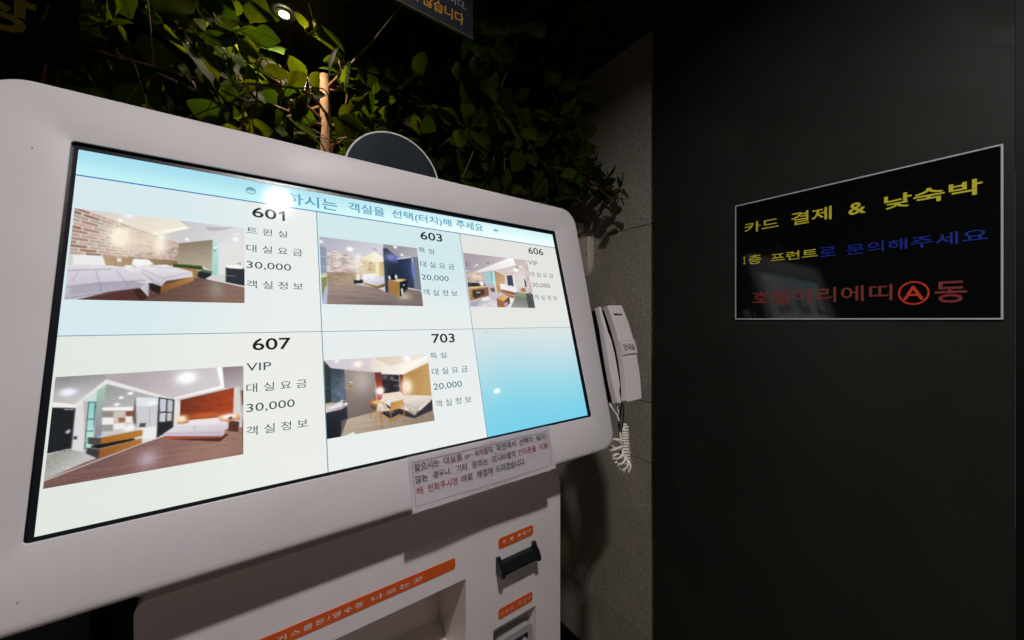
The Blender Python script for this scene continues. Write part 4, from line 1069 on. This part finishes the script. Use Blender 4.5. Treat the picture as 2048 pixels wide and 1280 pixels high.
pl = [('찾으시는', -0.0120, 0.0255, 0, 'ink'), ('대실룸 or', 0.0325, 0.0775, 0, 'ink_wine'), ('숙박룸', 0.0845, 0.1085, 0, 'ink_wine'), ('이', 0.1095, 0.1165, 0, 'ink'), ('화면에서', 0.1245, 0.1625, 0, 'ink'), ('선택이', 0.1705, 0.1985, 0, 'ink'), ('되지', 0.2075, 0.2280, 0, 'ink'),
      ('않는', -0.0118, 0.0065, 1, 'ink'), ('경우나,', 0.0145, 0.0425, 1, 'ink'), ('기타', 0.0510, 0.0700, 1, 'ink'), ('문의는', 0.0780, 0.1065, 1, 'ink'), ('모니터옆의', 0.1135, 0.1590, 1, 'ink'), ('인터폰을', 0.1655, 0.2035, 1, 'ink_red'), ('이용', 0.2105, 0.2300, 1, 'ink_red'),
      ('해', -0.0122, -0.0025, 2, 'ink_red'), ('전화주시면', 0.0045, 0.0510, 2, 'ink_red'), ('바로', 0.0575, 0.0765, 2, 'ink'), ('해결해', 0.0840, 0.1120, 2, 'ink'), ('드리겠습니다.', 0.1185, 0.1765, 2, 'ink')]
for s, a, b_, ln, mk in pl:
    v = (-0.2205, -0.2360, -0.2515)[ln]
    text('lettering', s, a, b_, v, v + 0.0103, FN, 0.0001, M[mk], notice, bold=0.004)
bm = bmesh.new(); sheet(bm, rrect(-0.0250, 0.2450, -0.2738, -0.1985, 0.001, 2), FH, 0.0034); obj('plastic_sleeve', bm, M['sleeve'], notice)

# ------------------------------------------------------------------ interphone on the side of the kiosk head
phone = empty('interphone', FH(0.50, -0.187, -0.04), 'white wall interphone with handset hanging on the right side of the kiosk', 'interphone')
base = [(0.4680, 0.0350), (0.4755, 0.0364), (0.4790, 0.0050), (0.4822, -0.0263), (0.4868, -0.0420), (0.4885, -0.0766), (0.4860, -0.115), (0.4830, -0.1500), (0.4755, -0.1620), (0.4750, -0.1874), (0.4608, -0.1862), (0.4592, -0.145), (0.4611, -0.1063), (0.4645, -0.060), (0.4689, -0.0157)]
bm = bmesh.new(); prism(bm, base, -0.018, -0.031, FH); obj('cradle', bm, M['white_plastic'], phone, smooth=True, bevel=0.0016)
bm = bmesh.new(); prism(bm, inset([(p + 0.004, q) for p, q in base], 0.004), -0.031, -0.070, FH); obj('cradle_back', bm, M['black_plastic'], phone)
bm = bmesh.new(); prism(bm, [(0.4326, 0.025), (0.456, 0.025), (0.450, -0.17), (0.4326, -0.17)], -0.034, -0.058, FH); obj('mounting_bracket', bm, M['black_plastic'], phone)
hs = [(0.5010, 0.0392), (0.5109, 0.0407), (0.5535, 0.0412), (0.5572, 0.0385), (0.5640, 0.0140), (0.5687, -0.0080), (0.5712, -0.0360), (0.5718, -0.0637), (0.5700, -0.0930), (0.5666, -0.1223), (0.5610, -0.1500), (0.5545, -0.1740), (0.5520, -0.1850), (0.5463, -0.1878),
      (0.4968, -0.1878), (0.4950, -0.1850), (0.5035, -0.1580), (0.5101, -0.1299), (0.5150, -0.0950), (0.5162, -0.0608), (0.5145, -0.0350), (0.5118, -0.0130), (0.5065, 0.0180)]
bm = bmesh.new(); prism(bm, hs, -0.0195, -0.034, FH); handset = obj('handset', bm, M['white_plastic'], phone, smooth=True, bevel=0.0028, seg=3)
bm = bmesh.new(); prism(bm, inset([(p + 0.004, q) for p, q in hs], 0.004), -0.034, -0.062, FH); obj('handset_back', bm, M['black_plastic'], handset)
bm = bmesh.new(); prism(bm, [(0.4790, 0.034), (0.4935, 0.034), (0.4985, 0.006), (0.4825, 0.006)], -0.035, -0.062, FH); obj('earpiece', bm, M['black_plastic'], phone, bevel=0.001)
bm = bmesh.new(); prism(bm, [(0.4758, -0.1640), (0.4925, -0.1640), (0.4870, -0.1840), (0.4758, -0.1840)], -0.035, -0.062, FH); obj('mouthpiece', bm, M['black_plastic'], phone, bevel=0.001)
bm = bmesh.new(); prism(bm, rrect(0.5190, 0.5492, 0.0160, 0.0195, 0.001, 3), -0.0194, -0.0185, FH); sl = obj('slot', bm, M['black_plastic'], handset)
bm = bmesh.new(); prism(bm, rrect(0.5275, 0.5440, 0.0170, 0.0185, 0.0005, 3), -0.0184, -0.0182, FH); obj('slot_insert', bm, M['chrome'], handset)
bm = bmesh.new(); prism(bm, [(0.5165, -0.0478), (0.5725, -0.0470), (0.5735, -0.0806), (0.5160, -0.0822)], -0.0240, -0.0165, FH); obj('name_tag', bm, M['white_plastic'], handset, bevel=0.0008)
bm = bmesh.new(); ring(bm, [(0.5180, -0.0490), (0.5711, -0.0483), (0.5720, -0.0794), (0.5175, -0.0808)], [(0.5187, -0.0497), (0.5704, -0.0490), (0.5713, -0.0787), (0.5182, -0.0801)], FH, -0.01635, -0.0164, back=False); obj('tag_border', bm, M['ink_line'], handset)
text('lettering', '안내실', 0.5235, 0.5655, -0.0725, -0.0562, FH, -0.0162, M['ink'], handset, bold=0.02)
bm = bmesh.new(); tube(bm, bez([FH(0.5050, -0.1880, -0.040), FH(0.5020, -0.200, -0.040)], 3), 0.0022, 8); tube(bm, bez([FH(0.5030, -0.1965, -0.040), FH(0.4960, -0.206, -0.038), FH(0.4800, -0.228, -0.034), FH(0.4650, -0.250, -0.030)], 6), [0.0045] * 3 + [0.0055] * 13 + [0.0035] * 3, 10)
obj('strain_relief', bm, M['rubber'], phone, smooth=True)
def helix(path, R, pitch, r0, stretch=1.0, ph=0.0, n=12):
    P = bez(path, 24); out = []; acc = ph; prev = None
    for i in range(len(P) - 1):
        t = (P[i + 1] - P[i]); ln = t.length; t = t.normalized()
        a = (prev - t * prev.dot(t)) if prev is not None else t.cross(Vector((0, 0.2, 1)) if abs(t.z) < .9 else Vector((1, 0, 0)))
        a.normalize(); b2 = t.cross(a); prev = a
        k = max(2, int(ln / pitch * n))
        for q in range(k):
            f = q / k; out.append(P[i] + t * ln * f + (a * math.cos(acc) + b2 * math.sin(acc)) * (R(i / len(P)) if callable(R) else R)); acc += ln / k / pitch * 2 * math.pi
    return out
bm = bmesh.new()
tube(bm, helix([FH(0.4860, -0.236, -0.036), FH(0.4800, -0.262, -0.036), FH(0.4700, -0.290, -0.034), FH(0.4610, -0.318, -0.032)], 0.0108, 0.0060, .0012), 0.0023, 6)
tube(bm, helix([FH(0.4610, -0.320, -0.032), FH(0.4470, -0.312, -0.026), FH(0.4340, -0.292, -0.022), FH(0.4290, -0.276, -0.020), FH(0.4400, -0.262, -0.022)], 0.0120, 0.0140, .0012, ph=1.0), 0.0026, 6)
tube(bm, bez([FH(0.4400, -0.262, -0.022), FH(0.4530, -0.268, -0.024), FH(0.4600, -0.255, -0.028), FH(0.4650, -0.248, -0.030)], 8), 0.0016, 6)
tube(bm, bez([FH(0.4860, -0.236, -0.036), FH(0.4840, -0.225, -0.040), FH(0.4920, -0.210, -0.046), FH(0.4960, -0.188, -0.050)], 8), 0.0014, 6)
tube(bm, bez([FH(0.4615, -0.186, -0.040), FH(0.4620, -0.199, -0.034), FH(0.4660, -0.212, -0.030), FH(0.4672, -0.226, -0.028)], 8), 0.0017, 6)
obj('coiled_cord', bm, M['cord'], phone, smooth=True)

# ------------------------------------------------------------------ white sensor box and knob on the stone wall
sens = empty('wall_sensor', (WX, 1.01, EYE + 0.17), 'rounded white sensor box with a small dark slit on the stone wall beside the screen', 'sensor')
pr_ = []
for t_, (z, xo, hw) in enumerate([(0.174, 0.008, 0.024), (0.188, 0.016, 0.038), (0.208, 0.023, 0.047), (0.240, 0.029, 0.0515), (0.300, 0.030, 0.0520), (0.326, 0.029, 0.0515), (0.332, 0.024, 0.048)]):
    pr_.append((z, xo, hw))
bm = bmesh.new(); rowsS = []
for z, xo, hw in pr_:
    L = rrect(-hw, hw, -0.03, xo, (0, 0.007, 0.007, 0), 5)
    rowsS.append([bm.verts.new((WX - q, 1.060 - p, EYE + z)) for p, q in L])
for A, B in zip(rowsS, rowsS[1:]):
    for i in range(len(A)):
        j = (i + 1) % len(A); bm.faces.new([A[i], A[j], B[j], B[i]])
bm.faces.new(rowsS[0][::-1]); bm.faces.new(rowsS[-1])
for v in bm.verts: v.co.x = min(v.co.x, WX - 0.0004)
obj('sensor_body', bm, M['beige_plastic'], sens, smooth=True)
bm = bmesh.new(); box(bm, WX - 0.0306, WX - 0.0298, 1.0180, 1.0206, EYE + 0.2540, EYE + 0.2680); obj('slit', bm, M['black_plastic'], sens)
bm = bmesh.new(); box(bm, WX - 0.0297, WX - 0.0285, 1.014, 1.106, EYE + 0.2440, EYE + 0.2448); obj('seam', bm, M['ink_line'], sens)
knob = bmesh.new(); tube(knob, [(WX - 0.0005, 1.080, EYE + 0.380), (WX - 0.024, 1.080, EYE + 0.380), (WX - 0.028, 1.080, EYE + 0.380)], [0.022, 0.022, 0.018], 24)
tag(obj('wall_fixture', knob, M['beige_plastic'], smooth=True), 'small round beige fixture on the stone wall, just above the white sensor', 'wall fixture')

# ------------------------------------------------------------------ round smoky mirror standing behind the head
mir = empty('round_mirror', (0.2125, 0.652, EYE + 0.16), 'round smoky mirror with a thin silver rim rising behind the top of the kiosk', 'mirror')
n = 72; cz, cx_, R = 0.2455, 0.2125, 0.0838
def FM(x, z, d): return Vector((x, 0.652 - d, EYE + z))
circ = lambda r: [(cx_ + r * math.cos(2 * math.pi * k / n), cz + r * math.sin(2 * math.pi * k / n)) for k in range(n)]
bm = bmesh.new(); prism(bm, circ(R - 0.0012), 0.0008, -0.0028, FM); obj('mirror_glass', bm, M['smoky'], mir)
bm = bmesh.new(); tube(bm, [FM(p, q, 0.0) for p, q in circ(R)] + [FM(*circ(R)[0], 0.0)], 0.0017, 8, cap=False); obj('mirror_rim', bm, M['silver'], mir, smooth=True)
bm = bmesh.new(); tube(bm, [FM(cx_, cz - R, -0.001), FM(cx_, cz - R - 0.10, -0.001)], 0.005, 10); obj('mirror_stem', bm, M['silver'], mir, smooth=True)

# ------------------------------------------------------------------ sign on the black panel
sign = empty('wall_sign', (SX, 0.24, EYE - 0.002), 'black glossy sign with yellow, blue and red lettering on the black panel', 'sign')
SW, SZ0, SZ1 = 0.445, -0.0005, 0.3140
bm = bmesh.new(); prism(bm, rrect(0, SW, SZ0, SZ1, 0, 1), 0.0002, 0.004, FS); obj('sign_plate', bm, M['gloss_black'], sign)
bm = bmesh.new(); ring(bm, rrect(0.0, SW, SZ0, SZ1, 0, 1), rrect(0.0028, SW - 0.0028, SZ0 + 0.0028, SZ1 - 0.0028, 0, 1), FS, 0.0046, 0.0041, back=False); obj('sign_border', bm, M['sign_border'], sign)
def sg(s, a, b, z0, z1, mk, bold=0.02): text('lettering', s, a, b, z0, z1, FS, 0.0044, M[mk], sign, bold=bold)
sg('카드', 0.0237, 0.1032, 0.2325, 0.2603, 'sign_yellow', 0.012)
sg('결제', 0.1290, 0.2072, 0.2318, 0.2630, 'sign_yellow', 0.012)
sg('&', 0.2360, 0.2658, 0.2330, 0.2592, 'sign_yellow', 0.02)
sg('낮숙박', 0.2935, 0.4221, 0.2312, 0.2606, 'sign_yellow', 0.018)
bm = bmesh.new(); sheet(bm, [(0.0200, 0.1500), (0.0268, 0.1500), (0.0268, 0.1514), (0.0247, 0.1516), (0.0247, 0.1708), (0.0236, 0.1708), (0.0198, 0.1684), (0.0198, 0.1668), (0.0223, 0.1676), (0.0223, 0.1516), (0.0200, 0.1514)], FS, 0.0044); obj('lettering', bm, M['sign_yellow'], sign)
sg('층', 0.0330, 0.0645, 0.1470, 0.1725, 'sign_yellow', 0.01)
sg('프런트', 0.0854, 0.1814, 0.1478, 0.1690, 'sign_yellow', 0.012)
sg('로', 0.1850, 0.2145, 0.1465, 0.1688, 'sign_blue', 0.008)
sg('문의해주세요', 0.2330, 0.4282, 0.1440, 0.1672, 'sign_blue', 0.008)
sg('호텔아리에띠', 0.0425, 0.3060, 0.0400, 0.0745, 'sign_red', 0.008)
sg('동', 0.3640, 0.4041, 0.0320, 0.0735, 'sign_red', 0.015)
sg('A', 0.3205, 0.3505, 0.0395, 0.0675, 'sign_bright_red', 0.012)
bm = bmesh.new()
el = lambda a, b_: [(0.3358 + a * math.cos(2 * math.pi * k / 48), 0.0533 + b_ * math.sin(2 * math.pi * k / 48)) for k in range(48)]
ring(bm, el(0.0218, 0.0240), el(0.0190, 0.0210), FS, 0.0044, 0.0042, back=False); obj('ring_emblem', bm, M['sign_bright_red'], sign)

# ------------------------------------------------------------------ hanging boards over the kiosk
brd = empty('hanging_board', (0.18, 0.70, EYE + 0.612), 'dark board with amber and grey lettering hanging at the top of the picture', 'sign board')
FB = FYp(0.70)
bm = bmesh.new(); prism(bm, rrect(0.04, 0.3990, 0.6135, 0.90, 0, 1), 0.0, -0.006, FB); obj('board', bm, M['dark_board'], brd)
bm = bmesh.new(); prism(bm, rrect(0.04, 0.3990, 0.6112, 0.6133, 0, 1), 0.0005, -0.0065, FB); obj('lower_edge', bm, M['board_edge'], brd)
for xx in (0.07, 0.37):
    bm = bmesh.new(); tube(bm, [(xx, 0.703, EYE + 0.9), (xx, 0.703, EYE + CEIL)], 0.0012, 6); obj('hanging_wire', bm, M['silver'], brd)
text('lettering', '지', 0.2560, 0.2740, 0.6290, 0.6520, FB, 0.0004, M['amber_print'], brd, 0.015)
text('lettering', '않습니다', 0.2835, 0.3762, 0.6290, 0.6530, FB, 0.0004, M['amber_print'], brd, 0.015)
text('lettering', '습니다.', 0.3235, 0.3815, 0.6640, 0.6810, FB, 0.0004, M['grey_print'], brd, 0.005)
b2 = empty('hanging_board', (-0.33, 0.90, EYE + 0.40), 'black board with one large dull yellow character at the upper left corner', 'sign board')
FB2 = FYp(0.90)
bm = bmesh.new(); prism(bm, rrect(-0.52, -0.225, 0.405, 0.76, 0, 1), 0.0, -0.006, FB2); obj('board', bm, mat('flat_black_board', (0.001, 0.0015, 0.001), 0.9, 0.0, noise=(10, .8, 1.2)), b2)
bm = bmesh.new(); tube(bm, [(-0.24, 0.903, EYE + 0.76), (-0.24, 0.903, EYE + CEIL)], 0.0012, 6); tube(bm, [(-0.50, 0.903, EYE + 0.76), (-0.50, 0.903, EYE + CEIL)], 0.0012, 6); obj('hanging_wire', bm, M['silver'], b2)
text('lettering', '장', -0.3400, -0.2680, 0.4360, 0.5080, FB2, 0.0004, M['dull_yellow'], b2, 0.03)
text('lettering', '/', -0.2640, -0.2530, 0.4680, 0.4990, FB2, 0.0004, mat('dim_yellow_print', (0.014, 0.011, 0.003), 0.9, 0.0), b2, 0.01)
bm = bmesh.new()
FR = FYp(1.0)
e1 = [(0.2180 + 0.0255 * math.cos(2 * math.pi * k / 40), 0.7880 + 0.0155 * math.sin(2 * math.pi * k / 40)) for k in range(40)]
e2 = [(0.2220 + 0.0115 * math.cos(2 * math.pi * k / 40), 0.7850 + 0.0080 * math.sin(2 * math.pi * k / 40)) for k in range(40)]
rg = empty('ring_ornament', (0.218, 1.0, EYE + 0.77), 'dull yellow oval ring hanging among the leaves above the kiosk', 'ornament')
ring(bm, e1, e2, FR, 0.0, -0.003); obj('ring', bm, M['dull_yellow'], rg)
bm = bmesh.new(); tube(bm, [(0.218, 1.0015, EYE + 0.803), (0.218, 1.0015, EYE + CEIL)], 0.0006, 5); obj('thread', bm, M['twig'], rg)

# ------------------------------------------------------------------ artificial tree behind the kiosk
rnd = random.Random(11)
TX, TY = 0.238, 1.50
tree = empty('artificial_tree', (TX, TY, 0), 'artificial tree with pale trunk and broad green leaves behind the kiosk', 'tree')
bm = bmesh.new()
tp = bez([(TX + 0.01, TY, 0.30), (TX - 0.004, TY + 0.004, 0.9), (TX + 0.004, TY, 1.45), (TX - 0.002, TY, EYE + 0.60), (TX - 0.006, TY + 0.006, EYE + 0.90)], 8)
tube(bm, tp, [0.027 - 0.0085 * i / (len(tp) - 1) for i in range(len(tp))], 12)
obj('trunk', bm, M['bark'], tree, smooth=True)
pot = empty('planter', (TX, TY, 0), 'dark grey planter pot standing behind the kiosk', 'planter')
bm = bmesh.new(); prof_ = [(0.0, 0.0), (0.15, 0.0), (0.17, 0.02), (0.20, 0.38), (0.205, 0.40), (0.19, 0.40), (0.185, 0.345), (0.0, 0.34)]
rws = [[bm.verts.new((TX + max(q, 1e-4) * math.cos(2 * math.pi * k / 32), TY + max(q, 1e-4) * math.sin(2 * math.pi * k / 32), h)) for k in range(32)] for q, h in prof_]
for A, B in zip(rws, rws[1:]):
    for k in range(32): bm.faces.new([A[k], A[(k + 1) % 32], B[(k + 1) % 32], B[k]])
obj('pot', bm, M['pot'], pot, smooth=True)

def leaf_mesh(kind):
    """Ovate leaf folded along its midrib, stalk at the origin, blade along +Y, unit length."""
    bm = bmesh.new(); lay = bm.verts.layers.float.new('tone')
    prof = [(0.0, 0.015), (0.10, 0.05), (0.22, 0.20), (0.38, 0.31), (0.55, 0.33), (0.72, 0.27), (0.87, 0.15), (0.97, 0.045), (1.0, 0.0)]
    if kind == 1: prof = [(y, w * 1.22) for y, w in prof]
    if kind == 2: prof = [(y, w * 0.84) for y, w in prof]
    bend = (0.10, 0.22, -0.06)[kind]; fold = (0.22, 0.10, 0.30)[kind]
    Lm, Mm, Rm = [], [], []
    for y, w in prof:
        z = -bend * y * y
        Mm.append(bm.verts.new((0, y, z)))
        if w > 0:
            Lm.append(bm.verts.new((-w, y + 0.01, z + w * fold + 0.012 * math.sin(y * 17))))
            Rm.append(bm.verts.new((w, y + 0.01, z + w * fold + 0.012 * math.sin(y * 15 + 1))))
    for i in range(len(Lm) - 1):
        bm.faces.new([Mm[i], Mm[i + 1], Lm[i + 1], Lm[i]]); bm.faces.new([Mm[i + 1], Mm[i], Rm[i], Rm[i + 1]])
    k = len(Lm) - 1
    bm.faces.new([Mm[k], Mm[k + 1], Lm[k]]); bm.faces.new([Mm[k + 1], Mm[k], Rm[k]])
    s = [bm.verts.new(p) for p in ((-0.008, -0.16, 0.02), (0.008, -0.16, 0.02), (0.008, 0.02, 0.0), (-0.008, 0.02, 0.0))]
    bm.faces.new(s)
    lc = bm.verts.layers.float_vector.new('leafco')
    for v in bm.verts: v[lc] = v.co.copy()
    me = bpy.data.meshes.new('leaf'); bm.to_mesh(me); bm.free(); me.materials.append(M['leaf'])
    for p in me.polygons: p.use_smooth = True
    return me
LM = [leaf_mesh(i) for i in range(3)]
leaves = []          # (distance, matrix, kind)
twigs = bmesh.new()
CAM = Vector((0, 0, EYE))
def seg_dist(p, a, b):
    d = b - a; t = max(0, min(1, (p - a).dot(d) / d.length_squared)); return (a + d * t - p).length
LP = Vector((0.10, -0.183, EYE + CEIL))
KEEP = [(LP, Vector((WX - 0.03, 1.05, EYE + 0.28)), 0.050), (CAM, Vector((0.096, 1.40, EYE + CEIL)), 0.006), (CAM, Vector((0.218, 1.0, EYE + 0.788)), 0.028),  (CAM, Vector((TX, TY - 0.03, EYE + 0.63)), 0.030), (CAM, Vector((TX, TY - 0.03, EYE + 0.70)), 0.030), (CAM, Vector((TX, TY - 0.03, EYE + 0.77)), 0.028), (CAM, Vector((TX, TY - 0.03, EYE + 0.84)), 0.022), (Vector((0.096, 1.40, EYE + CEIL)), Vector((TX, TY - 0.02, EYE + 0.75)), 0.03),
        (Vector((0.096, 1.40, EYE + CEIL)), Vector((0.0, 1.26, EYE + 0.70)), 0.035)]
def cluster(c, count, size, spread=1.0, droop=0.25):
    c = Vector(c)
    ax = Vector((rnd.uniform(-.6, .6), rnd.uniform(-1.0, 0.1), rnd.uniform(-.5, .7))).normalized()
    u = ax.orthogonal().normalized(); w = ax.cross(u); ph = rnd.uniform(0, 6.28)
    for k in range(count):
        a = ph + 2 * math.pi * k / count + rnd.uniform(-.25, .25)
        out = (u * math.cos(a) + w * math.sin(a)) * spread + ax * rnd.uniform(0.15, 0.7)
        out.z -= droop * rnd.random(); out.normalize()
        L = size * rnd.uniform(0.75, 1.2)
        base = c + out * L * 0.22 + ax * rnd.uniform(-.01, .01)
        nrm = (ax + Vector((rnd.uniform(-.5, .5), rnd.uniform(-.5, .3), rnd.uniform(-.3, .5)))).normalized()
        xax = out.cross(nrm)
        if xax.length < .2: continue
        xax.normalize(); nrm = xax.cross(out)
        tip = base + out * L
        if max(base.z, tip.z) > EYE + CEIL - 0.004 or max(base.x, tip.x) > WX - 0.012 or tip.y > 1.97 or min(tip.y, base.y) < 0.69: continue
        mid = (base + tip) / 2
        if any(seg_dist(q, a_, b_) < r_ + (L * .3 if q is mid else 0) * .5 for a_, b_, r_ in KEEP for q in (mid, tip, base)): continue
        if mid.x < 0.44 and mid.z > EYE + 0.59 and abs(mid.y - 0.70) < 0.05: continue
        Mx = Matrix((xax, out, nrm)).transposed().to_4x4() @ Matrix.Scale(L, 4)
        Mx.translation = base
        leaves.append(((mid - CAM).length, Mx, rnd.choice((0, 0, 1, 2))))
def spray(a, b, ncl, size, count=5, r=0.0016):
    """Twig from a to b with leaf whorls along its outer part."""
    a, b = Vector(a), Vector(b)
    m = (a + b) / 2 + Vector((rnd.uniform(-.05, .05), rnd.uniform(-.05, .05), rnd.uniform(0.0, .07)))
    P = bez([a, m, b], 6); tube(twigs, P, [r * 1.5 - r * 0.9 * i / (len(P) - 1) for i in range(len(P))], 5)
    for k in range(ncl):
        t = 1 - k * 0.6 / max(1, ncl) if ncl > 1 else 1
        p = P[min(len(P) - 1, int(t * (len(P) - 1)))]
        if k:
            q = p + Vector((rnd.uniform(-.05, .05), rnd.uniform(-.05, .05), rnd.uniform(-.03, .05)))
            tube(twigs, [p, (p + q) / 2 + Vector((0, 0, .006)), q], r * .6, 4); p = q
        cluster(p, count, size)
crown = Vector((TX - 0.01, TY, EYE + 0.66))
# main limbs, each then carries sprays
limbs = []
for tx, ty, tz in [(-0.35, 1.25, 0.62), (-0.15, 1.45, 0.80), (0.0, 1.15, 0.60), (-0.55, 1.35, 0.75), (0.34, 1.00, 0.86), (0.50, 1.20, 0.70), (0.60, 0.98, 0.60), (0.85, 1.15, 0.85), (0.86, 0.98, 0.50), (0.30, 1.50, 0.80), (0.60, 1.60, 0.65), (-0.10, 1.62, 0.55), (0.95, 1.02, 0.78)]:
    e = Vector((tx, ty, EYE + tz)); s = Vector((TX, TY, EYE + rnd.uniform(0.58, 0.86)))
    P = bez([s, (s + e) / 2 + Vector((rnd.uniform(-.04, .04), rnd.uniform(-.04, .04), rnd.uniform(.0, .08))), e], 8)
    tube(twigs, P, [0.006 - 0.0035 * i / (len(P) - 1) for i in range(len(P))], 6); limbs.append(P)
def near_limb(p):
    best = None
    for P in limbs:
        for q in P[3:]:
            d = (q - p).length
            if best is None or d < best[0]: best = (d, q)
    return best[1]
def fill(n, x, y, z, size, ncl=2, count=5):
    for _ in range(n):
        e = Vector((rnd.uniform(*x), rnd.uniform(*y), EYE + rnd.uniform(*z)))
        spray(near_limb(e), e, ncl, size, count)
fill(40, (-0.62, 0.0), (1.15, 1.85), (0.42, 0.96), 0.088)
fill(48, (-0.05, 0.60), (1.30, 1.88), (0.35, 0.96), 0.090)
fill(60, (0.25, 1.00), (0.95, 1.70), (0.40, 0.95), 0.079)
fill(26, (0.42, 0.88), (0.83, 1.10), (0.58, 0.96), 0.075)
fill(8, (0.75, 1.00), (0.80, 0.98), (0.72, 0.97), 0.079, 1)
fill(44, (0.45, 1.02), (0.86, 1.20), (0.38, 0.60), 0.063)
fill(16, (0.82, 1.06), (0.78, 0.95), (0.40, 0.52), 0.054)
fill(20, (-0.20, 0.55), (1.15, 1.60), (0.34, 0.62), 0.088)
fill(6, (0.30, 0.46), (0.98, 1.10), (0.36, 0.60), 0.075, 1)
fill(7, (-0.12, 0.16), (1.10, 1.36), (0.55, 0.82), 0.079, 1)
fill(8, (-0.45, -0.15), (0.95, 1.30), (-0.55, -0.25), 0.07, 1)
obj('branches', twigs, M['twig'], tree, smooth=True)
leaves.sort(key=lambda q: q[0])
inv = Matrix.Translation(-tree.location)
def in_view(Mx):
    d = Mx.translation - CAM; fw = d.x * 0.5841 + d.y * 0.8117; rt = d.x * 0.8117 - d.y * 0.5841
    return abs(rt / fw) < 1.42 and d.z / fw < 0.90 and d.z / fw > 0.18
shown = [q for q in leaves if in_view(q[1])][:300]; ids = {id(q) for q in shown}
for q in shown:
    o = bpy.data.objects.new('leaf', LM[q[2]]); COL.objects.link(o); o.parent = tree; o.matrix_basis = inv @ q[1]
bm = bmesh.new(); lay = bm.verts.layers.float.new('tone'); bm.verts.layers.float_vector.new('leafco')
for q in leaves:
    if id(q) in ids: continue
    b0 = len(bm.verts); bm.from_mesh(LM[q[2]]); bm.verts.ensure_lookup_table(); tn = rnd.random()
    for v in bm.verts[b0:]: v.co = q[1] @ v.co; v[lay] = tn
me = bpy.data.meshes.new('foliage'); bm.to_mesh(me); bm.free(); me.materials.append(M['leaf'])
for p in me.polygons: p.use_smooth = True
tag(link('foliage', me, tree), kind='stuff')
print('LEAVES', len(leaves), 'shown', len(shown))
